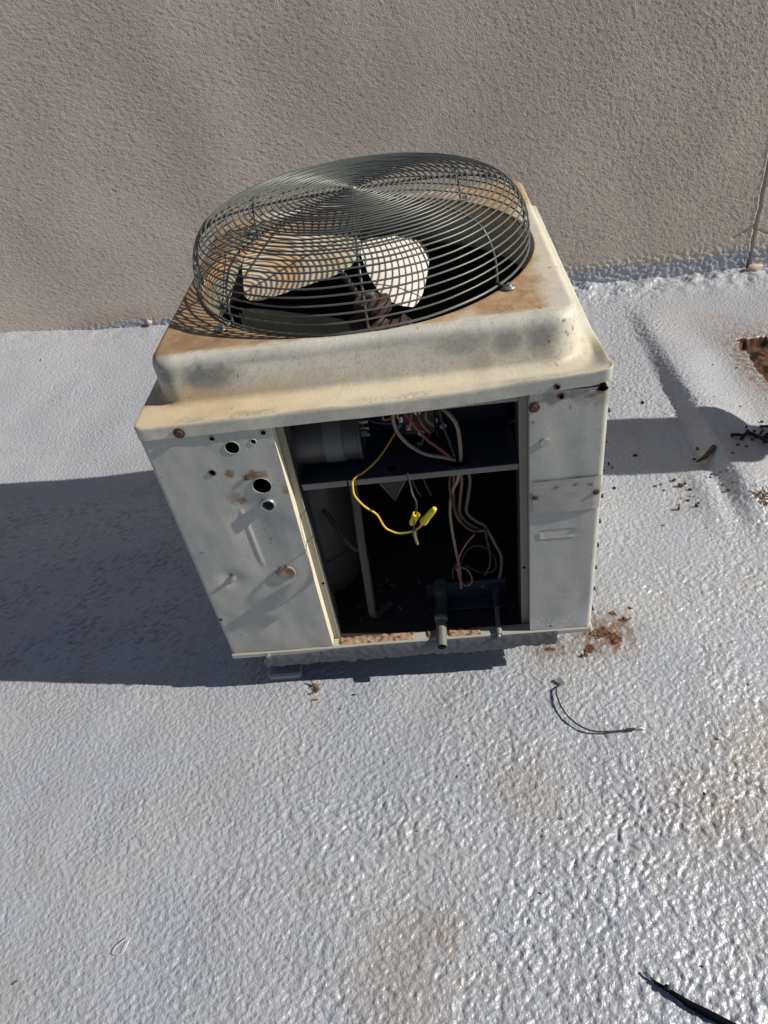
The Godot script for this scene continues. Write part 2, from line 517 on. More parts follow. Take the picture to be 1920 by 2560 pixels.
func lid_color(p: Vector3, zone: float) -> Color:
	# zone: 0 lip, 1 flange, 2 wall, 3 upper fillet, 4 top
	var fine := noise(61, 4).get_noise_3d(p.x * 60.0, p.y * 60.0, p.z * 60.0)
	var grit := noise(69, 3).get_noise_3d(p.x * 210.0, p.y * 210.0, p.z * 210.0)
	var mid := noise(62, 4).get_noise_3d(p.x * 11.0, p.y * 11.0, p.z * 11.0)
	var c := Color(0.745, 0.715, 0.59)
	c = c.lerp(Color(0.66, 0.665, 0.59), clampf(0.5 + mid, 0.0, 1.0))
	if p.z > -0.11 and zone < 3.4:
		# front wall: worn blue-grey smears and tan dust
		var grey := 0.0
		for s in [[0.110, 0.620, 0.046, 0.026, 0.95], [0.05, 0.630, 0.02, 0.022, 0.6], [0.17, 0.640, 0.09, 0.010, 0.45], [0.47, 0.625, 0.05, 0.022, 0.6], [0.53, 0.620, 0.028, 0.022, 0.75], [0.575, 0.622, 0.026, 0.03, 0.85], [0.40, 0.638, 0.12, 0.007, 0.4], [0.49, 0.600, 0.02, 0.02, 0.4]]:
			var d := Vector2((p.x - s[0]) / s[2], (p.y - s[1]) / s[3]).length()
			grey = maxf(grey, s[4] * (1.0 - sm(0.3, 1.25, d + 0.16 * fine + 0.14 * mid + 0.12 * grit)))
		c = c.lerp(Color(0.13, 0.15, 0.17), clampf(grey, 0.0, 0.85))
		var tan := (1.0 - sm(0.585, 0.618, p.y + 0.012 * mid)) * (0.25 + 0.6 * (1.0 - sm(0.1, 0.35, p.x)))
		if zone > 1.5:
			c = c.lerp(Color(0.50, 0.44, 0.34), 0.32 * clampf(0.6 + 1.4 * mid + 0.5 * fine, 0.0, 1.0))
			if grit > 0.34:
				c = c * 0.72
		if zone > 0.6:
			c = c.lerp(Color(0.56, 0.40, 0.23), clampf(tan * 0.95 + 0.2 * fine, 0.0, 0.8))
		# white chalk over the upper bend
		if zone >= 2.7:
			c = c.lerp(Color(0.60, 0.61, 0.58), 0.55 * clampf(0.6 + fine, 0.0, 1.0))
	if zone < 1.7 and p.z > -0.05:
		# yellowed flange, with dark grain along its crease
		c = c.lerp(Color(0.80, 0.67, 0.44), (0.55 - 0.42 * sm(0.38, 0.55, p.x)) * clampf(0.7 + 1.2 * mid, 0.0, 1.0))
		var band := sm(0.35, 0.9, zone) * (1.0 - sm(1.0, 1.25, zone)) * sm(-0.2, 0.35, noise(63, 2).get_noise_2d(p.x * 9.0, 2.0))
		if grit > 0.16 - 0.2 * band:
			c = c.lerp(Color(0.20, 0.21, 0.20), 0.5 * band)
	if zone >= 3.0:
		var r := Vector2(p.x - 0.33, p.z + 0.345).length()
		var rust := 1.0 - sm(0.275, 0.345, r + 0.04 * mid)
		rust = maxf(rust, (1.0 - sm(0.19, 0.30, p.x + 0.03 * mid + (0.12 if p.z < -0.3 else 0.0))) * 1.1)
		rust = maxf(rust, 1.0 - sm(0.06, 0.15, Vector2((p.x - 0.545) * 0.9, p.z + 0.16).length() + 0.03 * mid))
		rust = maxf(rust, (1.0 - sm(0.07, 0.22, Vector2(p.x - 0.59, p.z + 0.60).length() + 0.04 * mid)))
		rust *= 1.0 - 0.75 * sm(0.575, 0.61, p.x + 0.01 * mid) * sm(-0.56, -0.44, p.z)
		rust *= 1.0 - sm(-0.085, -0.066, p.z + 0.010 * fine + 0.006 * mid + 0.008 * grit)
		rust = clampf(rust + (0.30 * fine + 0.45 * grit) * sm(0.02, 0.4, rust), 0.0, 1.0)
		var rc := Color(0.42, 0.25, 0.135).lerp(Color(0.53, 0.37, 0.215), clampf(0.45 + 1.4 * noise(64, 4).get_noise_3d(p.x * 26.0, 0.0, p.z * 26.0), 0.0, 1.0))
		rc = rc * (1.0 - 0.22 * (1.0 - sm(0.12, 0.3, p.x)))
		rc = rc.lerp(Color(0.30, 0.175, 0.095), 0.7 * sm(0.1, 0.4, noise(65, 3).get_noise_2d(p.x * 14.0, p.z * 14.0)))
		c = c.lerp(rc, rust)
	if zone < 0.5 and p.x > 0.45 and p.z > -0.02:
		c = c.lerp(Color(0.26, 0.29, 0.31), 0.55 * sm(0.47, 0.60, p.x + 0.06 * mid))
	if zone < 0.45:
		c = c.lerp(Color(0.50, 0.50, 0.455), 0.9 * clampf(0.75 + mid + 0.5 * fine, 0.0, 1.0))
	if zone > 0.36 and zone < 0.72:
		c = c.lerp(Color(0.34, 0.26, 0.17), 0.5 * clampf(0.3 + mid * 1.6 + 0.6 * grit, 0.0, 1.0))
	c = c * (1.0 + 0.10 * grit)
	# scratches and chips
	for q in specks_at(p):
		c = c * (0.35 + 0.5 * q)
	if zone > 2.0 and p.x > 0.60 and p.z > -0.12 and noise(67, 2).get_noise_3d(p.x * 160.0, p.y * 60.0, p.z * 90.0) > 0.56:
		c = c * 0.25
	return c

func rrect_ray(th: float, hx: float, hz: float, r: float) -> Vector2:
	var d := Vector2(cos(th), sin(th))
	var t := minf(hx / maxf(absf(d.x), 1e-6), hz / maxf(absf(d.y), 1e-6))
	var p := d * t
	var k := Vector2(hx - r, hz - r)
	if absf(p.x) > k.x and absf(p.y) > k.y:
		var c := Vector2(signf(d.x) * k.x, signf(d.y) * k.y)
		var b := d.dot(c)
		var disc := b * b - c.length_squared() + r * r
		p = d * (b + sqrt(maxf(disc, 0.0)))
	return p

func build_lid(unit: Node3D) -> void:
	# rings from the lip inwards: kind 0 rounded rectangle [cx, cz, hx, hz, r], 1 circle [r]; y; zone
	var prof := []
	var O := [0.33, -0.345, 0.3325, 0.3475, 0.012]
	var B := [0.3280, -0.3525, 0.3020, 0.3075, 0.040]
	var T := [0.3270, -0.3555, 0.3030, 0.3005, 0.036]
	var add := func(a: Array, b: Array, f: float, y: float, zone: float): prof.append([a, b, f, y, zone])
	for k in 8:
		add.call(O, O, 0.0, 0.5585 + 0.0185 * k / 7.0, 0.0 + 0.05 * k)
	var BX := [B[0], B[1], B[2] + 0.0155, B[3] + 0.0155, B[4] + 0.0155]
	var O2 := [0.33, -0.345, 0.3305, 0.3455, 0.012]
	add.call(O, O2, 0.5, 0.5792, 0.5)
	add.call(O2, O2, 0.0, 0.5802, 0.7)
	for k in 15:
		add.call(O2, BX, (k + 1) / 16.0, 0.5802 + 0.0012 * (k + 1) / 16.0, 0.8 + 0.05 * k)
	# concave fillet, wall, convex fillet
	for k in 4:
		var a := (k + 1) / 5.0 * PI / 2.0
		var e := 0.015 * (1.0 - sin(a))
		add.call([B[0], B[1], B[2] + e, B[3] + e, B[4] + e], B, 0.0, 0.5815 + 0.0095 * (1.0 - cos(a)), 1.6 + 0.08 * k)
	for k in 20:
		var f := k / 19.0
		add.call(B, T, f, 0.591 + 0.040 * f, 2.0 + 0.7 * f)
	for k in 8:
		var a := (k + 1) / 8.0 * PI / 2.0
		var e := 0.012 * (1.0 - cos(a))
		var ez := e * 1.4
		add.call([T[0], T[1] - (ez - e) * 0.5, T[2] - e, T[3] - (ez + e) * 0.5, T[4] - e * 0.6], T, 0.0, 0.631 + 0.017 * sin(a), 2.7 + 0.6 * a / (PI / 2.0))
	var T2 := [T[0], T[1] - 0.0024, T[2] - 0.012, T[3] - 0.0144, 0.029]
	for k in 22:
		add.call(T2, [0.2755], (k + 1) / 23.0, 0.648, 3.4 + 0.6 * k / 21.0)
	add.call([0.2755], [0.2755], 0.0, 0.6475, 4.0)
	add.call([0.2735], [0.2735], 0.0, 0.6455, 4.0)
	add.call([0.2730], [0.2730], 0.0, 0.6400, 4.0)
	add.call([0.2725], [0.2725], 0.0, 0.6250, 4.0)
	var nu := 1080
	var nv := prof.size()
	var pts := PackedVector3Array()
	var col := PackedColorArray()
	for q in prof:
		for i in nu:
			var th := TAU * i / nu
			var ends := []
			for s in [q[0], q[1]]:
				if s.size() == 1:
					ends.append(Vector2(0.33 + s[0] * cos(th), -0.345 + s[0] * sin(th)))
				else:
					var w := rrect_ray(th, s[2], s[3], s[4])
					ends.append(Vector2(s[0] + w.x, s[1] + w.y))
			var a: Vector2 = ends[0].lerp(ends[1], q[2])
			var y: float = q[3]
			# the front right corner of the lip is sprung up a little
			if q[4] < 1.5:
				y += 0.011 * sm(0.38, 0.66, a.x) * sm(-0.16, -0.02, a.y) * (1.0 - sm(0.7, 1.45, q[4])) + 0.005 * sm(0.632, 0.658, a.x) * sm(-0.03, -0.005, a.y) * (1.0 - sm(0.2, 0.8, q[4]))
			y += 0.0008 * noise(68, 2).get_noise_3d(a.x * 9.0, y * 9.0, a.y * 9.0)
			var p := Vector3(a.x, y, a.y)
			pts.append(p)
			col.append(lid_color(p, q[4]))
	var lid := part("lid", sheet(pts, nu, nv, true, col, true), M.lid_paint, unit, "stamped sheet metal lid, cream paint worn to rust")
	# screws through the lip
	for s in [[0.063, 0.566, 1.0], [0.588, 0.5745, 0.0]]:
		if s[2] > 0.5:
			part("lip_screw", hex_screw(Vector3(s[0], s[1], 0.0028), Vector3(0, 0, 1), 0.0055, 0.004), M.rusty, lid)
		else:
			part("screw_hole", ring(Vector3(s[0], s[1], 0.0030), Vector3(0, 0, 1), 0.0035, 0.0014), M.rusty, lid)
			part("hole_dark_disc", disc(Vector3(s[0], s[1], 0.0031), Vector3(0, 0, 1), 0.0036), M.void_black, lid)  # black disc laid on for the dark inside the hole

func facing(d: Vector3) -> Basis:
	var y := d.normalized()
	var x := y.cross(Vector3(0.31, 0.83, 0.46)).normalized()
	return Basis(x, y, x.cross(y))

func hex_screw(at: Vector3, d: Vector3, r: float, h: float) -> ArrayMesh:
	var xf := Transform3D(facing(d), at)
	return joined([lathe([Vector2(0, 0), Vector2(r * 1.55, 0), Vector2(r * 1.55, h * 0.22), Vector2(r * 1.3, h * 0.34), Vector2(0, h * 0.34)], 14, xf),
		lathe([Vector2(r, h * 0.3), Vector2(r, h * 0.92), Vector2(r * 0.8, h), Vector2(0, h)], 6, xf)])

func ring(at: Vector3, d: Vector3, r: float, w: float) -> ArrayMesh:
	var b := facing(d)
	var p := PackedVector3Array()
	for i in 24:
		var a := TAU * i / 24
		p.append(at + b * Vector3(cos(a) * r, 0, sin(a) * r))
	return tube(p, w, 6, true)

func disc(at: Vector3, d: Vector3, r: float) -> ArrayMesh:
	return lathe([Vector2(r, 0), Vector2(0, 0.0001)], 20, Transform3D(facing(d), at))

# ---------------------------------------------------------------- fan guard and fan
func guard_profile(s: float) -> Vector2:
	# s in 0..1 from the base ring to the hub: (radius, height)
	var k := [Vector2(0.2730, 0.6505), Vector2(0.2738, 0.6690), Vector2(0.2718, 0.6900), Vector2(0.2645, 0.7120), Vector2(0.2510, 0.7320), Vector2(0.2270, 0.7450), Vector2(0.1800, 0.7540), Vector2(0.1150, 0.7585), Vector2(0.0500, 0.7600), Vector2(0.0060, 0.7600)]
	var total := 0.0
	for i in k.size() - 1:
		total += k[i].distance_to(k[i + 1])
	var at := s * total
	for i in k.size() - 1:
		var d: float = k[i].distance_to(k[i + 1])
		if at <= d or i == k.size() - 2:
			var f := at / d
			return (k[i] as Vector2).cubic_interpolate(k[i + 1], k[maxi(i - 1, 0)], k[mini(i + 2, k.size() - 1)], clampf(f, 0.0, 1.0))
		at -= d
	return k[-1]

func build_guard(unit: Node3D) -> void:
	var ctr := Vector3(0.3245, 0, -0.345)
	var rings := 36
	var g: MeshInstance3D
	for k in rings:
		var q := guard_profile(pow(float(k) / rings, 0.84))
		var p := PackedVector3Array()
		var n := clampi(int(q.x * 330.0), 14, 84)
		for i in n:
			var a := TAU * i / n
			p.append(ctr + Vector3(cos(a) * q.x, q.y + 0.0012 * noise(71, 1).get_noise_2d(cos(a) * 2.0, sin(a) * 2.0 + k * 0.3), sin(a) * q.x))
		var m := tube(p, 0.0021 if k == 0 else 0.00143, 7, true)
		if k == 0:
			g = part("fan_guard", m, M.guard_wire, unit, "domed dark wire fan guard")
		else:
			part("guard_ring", m, M.guard_wire, g)
	for k in 8:
		var a := TAU * k / 8.0 - 0.070
		var lug := k % 2 == 1
		if k == 3:
			a += 0.045
		var p := PackedVector3Array()
		if lug:
			p.append(ctr + Vector3(cos(a) * 0.2870, 0.6512, sin(a) * 0.2870))
			p.append(ctr + Vector3(cos(a) * 0.2790, 0.6512, sin(a) * 0.2790))
			p.append(ctr + Vector3(cos(a) * 0.2725, 0.6545, sin(a) * 0.2725))
		for i in 29:
			var q := guard_profile(i / 28.0 * 0.995)
			p.append(ctr + Vector3(cos(a) * (q.x - 0.0025), q.y - 0.0022, sin(a) * (q.x - 0.0025)))
		part("guard_rib", tube(p, 0.0019, 7), M.guard_wire, g)
		if lug:
			var at := ctr + Vector3(cos(a) * 0.2920, 0.6488, sin(a) * 0.2920)
			part("mounting_lug", joined([ring(at + Vector3(0, 0.0022, 0), Vector3.UP, 0.0068, 0.0021), lathe([Vector2(0.0085, 0), Vector2(0.0085, 0.001), Vector2(0, 0.0012)], 16, Transform3D(Basis.IDENTITY, at))]), M.zinc, g)
			part("lug_screw", hex_screw(at + Vector3(0, 0.0028, 0), Vector3.UP, 0.0040, 0.0055), M.zinc, g)
	part("guard_hub", lathe([Vector2(0.0, 0.7620), Vector2(0.008, 0.7617), Vector2(0.009, 0.7600), Vector2(0.008, 0.7580), Vector2(0, 0.7575)], 16, Transform3D(Basis.IDENTITY, ctr)), M.guard_wire, g)

# a curved blade between four corners: a, b root edge; c, d tip edge; rounded outline
func blade(a: Vector3, b: Vector3, c: Vector3, d: Vector3, bulge: float, sq: float, ex: float) -> ArrayMesh:
	var nu := 22
	var nv := 26
	var top := PackedVector3Array()
	var col := PackedColorArray()
	for j in nv:
		var v := j / (nv - 1.0)
		for i in nu:
			var u := i / (nu - 1.0) * 2.0 - 1.0
			# rounded corners: narrow towards both ends
			var wv := pow(maxf(1.0 - pow(absf(v * 2.0 - 1.0), sq), 0.0), ex) * 0.94 + 0.06
			var uu := u * wv * 0.5 + 0.5
			var p := a.lerp(b, uu).lerp(d.lerp(c, uu), v)
			p.y += bulge * (1.0 - u * u * wv * wv)
			top.append(p)
			var n := noise(72, 4).get_noise_3d(p.x * 16.0, p.y * 16.0, p.z * 16.0)
			var cc := Color(0.80, 0.77, 0.70) if p.x > 0.3 else Color(0.68, 0.59, 0.45)
			var rust := sm(-0.08, 0.35, n + 0.22 - absf(p.x - 0.17) * 2.6) if p.x < 0.3 else 0.12 * sm(0.0, 0.4, n)
			cc = cc.lerp(Color(0.62, 0.36, 0.17), clampf(rust * 0.85, 0.0, 0.85))
			cc = cc.lerp(Color(0.5, 0.5, 0.45), 0.25 * sm(0.1, 0.4, noise(73, 3).get_noise_3d(p.x * 50.0, p.y * 50.0, p.z * 50.0)))
			col.append(cc)
	return sheet(top, nu, nv, false, col, true)

func build_fan(unit: Node3D) -> void:
	var ctr := Vector3(0.33, 0.0, -0.345)
	var motor := part("fan_motor", lathe([Vector2(0.0, 0.545), Vector2(0.02, 0.545), Vector2(0.024, 0.536), Vector2(0.058, 0.528), Vector2(0.066, 0.518), Vector2(0.068, 0.40), Vector2(0.060, 0.385), Vector2(0, 0.385)], 36, Transform3D(Basis.IDENTITY, ctr)), M.motor_brown, unit)
	part("motor_shaft", lathe([Vector2(0.0, 0.585), Vector2(0.007, 0.585), Vector2(0.007, 0.545)], 12, Transform3D(Basis.IDENTITY, ctr)), M.zinc, motor)
	for k in 3:
		var a := TAU * k / 3.0 + 0.5
		part("motor_arm", tube(PackedVector3Array([ctr + Vector3(cos(a) * 0.06, 0.46, sin(a) * 0.06), ctr + Vector3(cos(a) * 0.28, 0.47, sin(a) * 0.28)]), 0.004, 8), M.dark_metal, motor)
	var hub := part("fan_hub", lathe([Vector2(0.0, 0.578), Vector2(0.030, 0.575), Vector2(0.034, 0.568), Vector2(0.034, 0.556), Vector2(0, 0.556)], 24, Transform3D(Basis.IDENTITY, ctr)), M.motor_brown, unit)
	# blade pointing back, bright in the sun
	part("fan_blade", blade(Vector3(0.346, 0.570, -0.335), Vector3(0.410, 0.542, -0.330), Vector3(0.447, 0.572, -0.590), Vector3(0.296, 0.622, -0.520), 0.006, 3.2, 0.36), M.blade_paint, hub, "clean white fan blade")
	# blade pointing left, rusty
	part("fan_blade", blade(Vector3(0.305, 0.604, -0.415), Vector3(0.320, 0.612, -0.540), Vector3(0.092, 0.648, -0.555), Vector3(0.092, 0.580, -0.360), 0.004, 5.5, 0.30), M.blade_paint, hub, "rust stained cream fan blade")
	# blade pointing to the front left, steep, its face away from the sun
	part("fan_blade", blade(Vector3(0.296, 0.566, -0.292), Vector3(0.286, 0.520, -0.298), Vector3(0.088, 0.530, -0.372), Vector3(0.088, 0.580, -0.372), 0.0, 6.0, 0.25), M.blade_shade, hub, "fan blade turned edge on, its shade put into an olive tone")
	# strap that carries the blades
	part("blade_strap", tube(v3([[0.36, 0.566, -0.36], [0.375, 0.560, -0.40]]), 0.006, 8), M.dark_metal, hub)
	part("blade_strap", tube(v3([[0.31, 0.568, -0.36], [0.275, 0.600, -0.42]]), 0.006, 8), M.dark_metal, hub)

# ---------------------------------------------------------------- body of the condenser
# front panel sheet with holes: fine grid whose cells inside a hole are left out and whose rim points sit on the circle
func pierced(x0: float, x1: float, y0: float, y1: float, holes: Array, shape: Callable, cell := 0.003) -> ArrayMesh:
	var nu := int((x1 - x0) / cell) + 14
	var nv := int((y1 - y0) / cell) + 2
	var pts := PackedVector3Array()
	var col := PackedColorArray()
	var flat := []
	for j in nv:
		for i in nu:
			var p := Vector2(0.0, lerpf(y0, y1, j / (nv - 1.0)))
			# points crowd towards the rounded outer edges
			var e := 12
			if x1 > 0.5:
				p.x = lerpf(x0, x1 - 0.009, i / float(nu - 1 - e)) if i <= nu - 1 - e else x1 - 0.009 + 0.009 * sin(PI / 2.0 * (i - (nu - 1 - e)) / float(e))
			else:
				p.x = lerpf(x0 + 0.007, x1, (i - e) / float(nu - 1 - e)) if i >= e else x0 + 0.007 - 0.007 * sin(PI / 2.0 * (e - i) / float(e))
			for h in holes:
				var c := Vector2(h[0], h[1])
				var d := p.distance_to(c)
				if absf(d - h[2]) < cell * 0.62 and d > 1e-5:
					p = c + (p - c) * h[2] / d
			flat.append(p)
			var q := Vector3(p.x, p.y, shape.call(p.x, p.y))
			pts.append(q)
			col.append(panel_color(q))
	var skip := PackedByteArray()
	skip.resize(nu * nv)
	for j in nv - 1:
		for i in nu - 1:
			var m: Vector2 = (flat[j * nu + i] + flat[j * nu + i + 1] + flat[(j + 1) * nu + i] + flat[(j + 1) * nu + i + 1]) / 4.0
			for h in holes:
				if m.distance_to(Vector2(h[0], h[1])) < h[2]:
					skip[j * nu + i] = 1
	return sheet(pts, nu, nv, false, col, false, skip)

func build_body(unit: Node3D) -> void:
	# ---- left front panel with knock-outs
	var holes := [[0.105, 0.549, 0.0040], [0.180, 0.550, 0.0040], [0.162, 0.537, 0.0042], [0.1295, 0.5305, 0.0105], [0.088, 0.490, 0.0045], [0.1548, 0.4565, 0.0142], [0.1560, 0.4205, 0.0092], [0.007, 0.168, 0.0022]]
	var left_z := func(x: float, y: float) -> float:
		var z := 0.0
		# rounded outer corner
		if x < 0.007:
			z -= 0.007 - sqrt(maxf(0.0, 0.007 * 0.007 - pow(0.007 - x, 2.0)))
		# dents round the lower stud and the washer, and a shallow crease below the rust spot
		z -= 0.0030 * exp(-(pow((x - 0.057) / 0.018, 2.0) + pow((y - 0.267) / 0.018, 2.0)))
		z += 0.0016 * exp(-pow((x - 0.110 - (0.411 - y) * 0.04) / 0.0022, 2.0)) * sm(0.28, 0.31, y) * (1.0 - sm(0.40, 0.42, y))
		z -= 0.0035 * exp(-(pow((x - 0.125) / 0.035, 2.0) + pow((y - 0.36) / 0.09, 2.0)))
		z += 0.0008 * noise(75, 2).get_noise_2d(x * 12.0, y * 8.0)
		return z
	var lp := part("left_panel", pierced(0.0, 0.1925, 0.0715, 0.5600, holes, left_z), M.panel_paint, unit, "cream grey front panel with round holes and rust spots")
	for h in holes:
		part("hole_rim", ring(Vector3(h[0], h[1], left_z.call(h[0], h[1]) + 0.0002), Vector3(0, 0, 1), h[2] + 0.0002, 0.0006 if h[2] > 0.006 else 0.0008), M.rusty if h[0] < 0.1 else M.panel_edge, lp)
	part("conduit_collar", lathe([Vector2(0.0105, 0.0005), Vector2(0.0120, 0.0028), Vector2(0.0112, 0.0052), Vector2(0.0092, 0.0052), Vector2(0.0090, -0.02)], 24, Transform3D(facing(Vector3(0, 0, 1)), Vector3(0.1560, 0.4205, 0))), M.zinc, lp)
	part("added_hole_backing", box(Vector3(0.011, 0.080, -0.040), Vector3(0.1900, 0.5560, -0.034), 0.001), M.void_black, lp)  # black sheet added behind the panel so its holes read dark
	part("edge_flange", box(Vector3(0.1905, 0.072, -0.0205), Vector3(0.1930, 0.5575, -0.0008), 0.0009), M.lid_plain, lp)
	part("panel_stud", joined([hex_screw(Vector3(0.057, 0.2665, -0.002), Vector3(0, 0.05, 1), 0.0042, 0.007)]), M.zinc, lp)
	part("rusty_washer", joined([lathe([Vector2(0.0, 0.0008), Vector2(0.008, 0.0018), Vector2(0.0135, 0.0022), Vector2(0.0150, 0.0005), Vector2(0.0150, -0.003)], 24, Transform3D(facing(Vector3(0, 0, 1)), Vector3(0.151, 0.271, 0.0)))]), M.washer_rust, lp)
	part("paint_curl", box(Vector3(0.133, 0.4705, 0.0), Vector3(0.1385, 0.4775, 0.0022), 0.001), M.rusty, lp)
	# ---- right front panel
	var right_z := func(x: float, y: float) -> float:
		var z := 0.0
		if x > 0.651:
			z -= 0.009 - sqrt(maxf(0.0, 0.009 * 0.009 - pow(x - 0.651, 2.0)))
		z += 0.0007 * noise(76, 2).get_noise_2d(x * 12.0, y * 8.0)
		return z
	var rp := part("right_panel", pierced(0.5520, 0.6598, 0.0715, 0.5660, [[0.594, 0.557, 0.0036], [0.588, 0.0795, 0.0022]], right_z), M.panel_paint, unit, "cream grey front panel with blank name plate")
	part("hole_rim", ring(Vector3(0.594, 0.557, 0.0002), Vector3(0, 0, 1), 0.0040, 0.0011), M.rusty, rp)
	part("edge_flange", box(Vector3(0.5520, 0.072, -0.0205), Vector3(0.5540, 0.5575, -0.0010), 0.0009), M.panel_plain, rp)
	part("rusty_screw", hex_screw(Vector3(0.558, 0.544, 0.0002), Vector3(0, 0, 1), 0.0052, 0.0045), M.rusty, rp)
	part("panel_bolt", joined([hex_screw(Vector3(0.573, 0.485, 0.0), Vector3(0, 0, 1), 0.0050, 0.0075), tube(PackedVector3Array([Vector3(0.573, 0.485, 0.0), Vector3(0.573, 0.485, 0.0035)]), 0.0064, 12)]), M.zinc, rp)
	part("corner_dark_oval", lathe([Vector2(0.0078, 0.0), Vector2(0.0, 0.0004)], 20, Transform3D(Basis(Vector3(1, 0, 0), Vector3(0, 0, 1), Vector3(0, -0.55, 0)), Vector3(0.6485, 0.5625, 0.0004))), M.void_black, rp)  # black oval laid on the face for the darkness of the open corner
	part("corner_rim", tube(v3([[0.6405, 0.5610, 0.0006], [0.6440, 0.5580, 0.0006], [0.6500, 0.5575, 0.0000], [0.6560, 0.5590, -0.0030]]), 0.0010, 6), M.rusty, rp)
	# name plate, bowed a little off the panel in the middle
	var npts := PackedVector3Array()
	var ncol := PackedColorArray()
	for j in 22:
		for i in 36:
			var u := i / 35.0
			var v := j / 21.0
			var p := Vector3(lerpf(0.5555, 0.6565, u), lerpf(0.352, 0.4145, v), 0.0022 + 0.0016 * sin(PI * u) * (1.0 - v * 0.6) + 0.0004 * (1.0 - u))
			if u > 0.93:
				p.z = minf(p.z, right_z.call(p.x, p.y) + 0.0016)
			npts.append(p)
			var c := Color(0.43, 0.42, 0.405) * (1.0 + 0.16 * noise(77, 4).get_noise_2d(p.x * 22.0, p.y * 60.0))
			for s in [[0.560, 0.384], [0.650, 0.384]]:
				var d := Vector2(p.x - s[0], p.y - s[1]).length()
				c = c.lerp(Color(0.18, 0.10, 0.08), 0.85 * (1.0 - sm(0.003, 0.008, d + 0.003 * noise(78, 2).get_noise_2d(p.x * 150.0, p.y * 150.0))))
			ncol.append(c)
	var np := part("name_plate", sheet(npts, 36, 22, false, ncol), M.plate_metal, rp, "weathered metal name plate with its print worn away")
	part("plate_screw", hex_screw(Vector3(0.5600, 0.384, 0.0020), Vector3(0, 0, 1), 0.0030, 0.003), M.rusty, np)
	part("plate_screw", hex_screw(Vector3(0.6500, 0.384, 0.0024), Vector3(0, 0, 1), 0.0030, 0.003), M.rusty, np)
	# the few characters still readable on the plate
	for w in [["IV", 0.591, 0.4010, 0.0060], ["27", 0.620, 0.4035, 0.0050], ["OL", 0.641, 0.4005, 0.0055]]:
		var tm := TextMesh.new()
		tm.text = w[0]
		var f := SystemFont.new()
		f.font_names = PackedStringArray(["Droid Sans"])
		tm.font = f
		tm.font_size = 16
		tm.pixel_size = w[3] / 13.0
		tm.depth = 0.0003
		var t := part("plate_print", tm, M.faded_ink, np)
		t.position = Vector3(w[1], w[2], 0.0034 if w[1] < 0.63 else 0.0028)
	# old label, edges lifting
	var lpts := PackedVector3Array()
	for j in 8:
		for i in 26:
			var u := i / 25.0
			var v := j / 7.0
			var edge := maxf(absf(u - 0.5) * 2.0, absf(v - 0.5) * 2.0)
			var z := 0.0007 + 0.0005 * sm(0.8, 1.0, edge) * (0.4 + 0.6 * sin(u * 9.0 + 1.0) * sin(u * 9.0 + 1.0))
			z += 0.0016 * sm(0.86, 1.0, u) * sm(0.6, 1.0, v)
			lpts.append(Vector3(lerpf(0.567, 0.628, u) - 0.003 * sm(0.86, 1.0, u) * sm(0.6, 1.0, v), lerpf(0.296, 0.3125, v), z + right_z.call(0.6, 0.3)))
	part("old_label", sheet(lpts, 26, 8), M.label_film, rp)
	# ---- side and back sheets, with coil behind punched slots
	for s in [["right_side_panel", 0.6560, 0.6598], ["left_side_panel", 0.0002, 0.0040]]:
		part(s[0], box(Vector3(s[1], 0.066, -0.688), Vector3(s[2], 0.5600, -0.0075), 0.001), M.panel_plain, unit)
	part("back_panel", box(Vector3(0.0045, 0.066, -0.6895), Vector3(0.6555, 0.5600, -0.6855), 0.001), M.panel_plain, unit)
	for k in 9:
		part("side_screw", hex_screw(Vector3(0.6598, 0.100 + 0.052 * k, -0.016), Vector3(1, 0, 0), 0.0036, 0.0055), M.rusty, unit)
	part("coil", joined([box(Vector3(0.010, 0.082, -0.675), Vector3(0.030, 0.556, -0.020), 0.001), box(Vector3(0.030, 0.082, -0.678), Vector3(0.630, 0.556, -0.658), 0.001), box(Vector3(0.630, 0.082, -0.675), Vector3(0.650, 0.556, -0.020), 0.001)]), M.coil_dark, unit)
	# orifice ring under the lid: the sheet the fan turns in
	var opts := PackedVector3Array()
	for j in 7:
		for i in 96:
			var a := TAU * i / 96
			var rr: float = [0.2735, 0.2715, 0.271, 0.272, 0.276, 0.288, 0.31][j]
			var yy: float = [0.628, 0.615, 0.595, 0.575, 0.565, 0.5595, 0.5575][j]
			opts.append(Vector3(0.33 + cos(a) * rr, yy, -0.345 + sin(a) * rr))
	part("fan_shroud", sheet(opts, 96, 7, true, PackedColorArray(), true), M.shroud, unit)
	# ---- opening: posts, header
	var post := part("opening_post", box(Vector3(0.1932, 0.058, -0.0225), Vector3(0.2040, 0.556, -0.0195), 0.0007), M.olive, unit)
	part("post_slot", box(Vector3(0.1985, 0.2150, -0.0194), Vector3(0.2030, 0.2195, -0.0190), 0.0001), M.void_black, post)
	part("post_return", box(Vector3(0.2020, 0.058, -0.0600), Vector3(0.2042, 0.556, -0.0228), 0.0007), M.dark_metal, post)
	var post2 := part("opening_post", box(Vector3(0.5395, 0.058, -0.0225), Vector3(0.5518, 0.556, -0.0195), 0.0007), M.olive, unit)
	part("post_slot", box(Vector3(0.5425, 0.2115, -0.0194), Vector3(0.5475, 0.2160, -0.0190), 0.0001), M.void_black, post2)
	part("post_return", box(Vector3(0.5393, 0.058, -0.0600), Vector3(0.5415, 0.556, -0.0228), 0.0007), M.dark_metal, post2)
	part("opening_header", box(Vector3(0.2044, 0.5440, -0.0225), Vector3(0.5391, 0.5565, -0.0195), 0.0007), M.header_paint, unit)
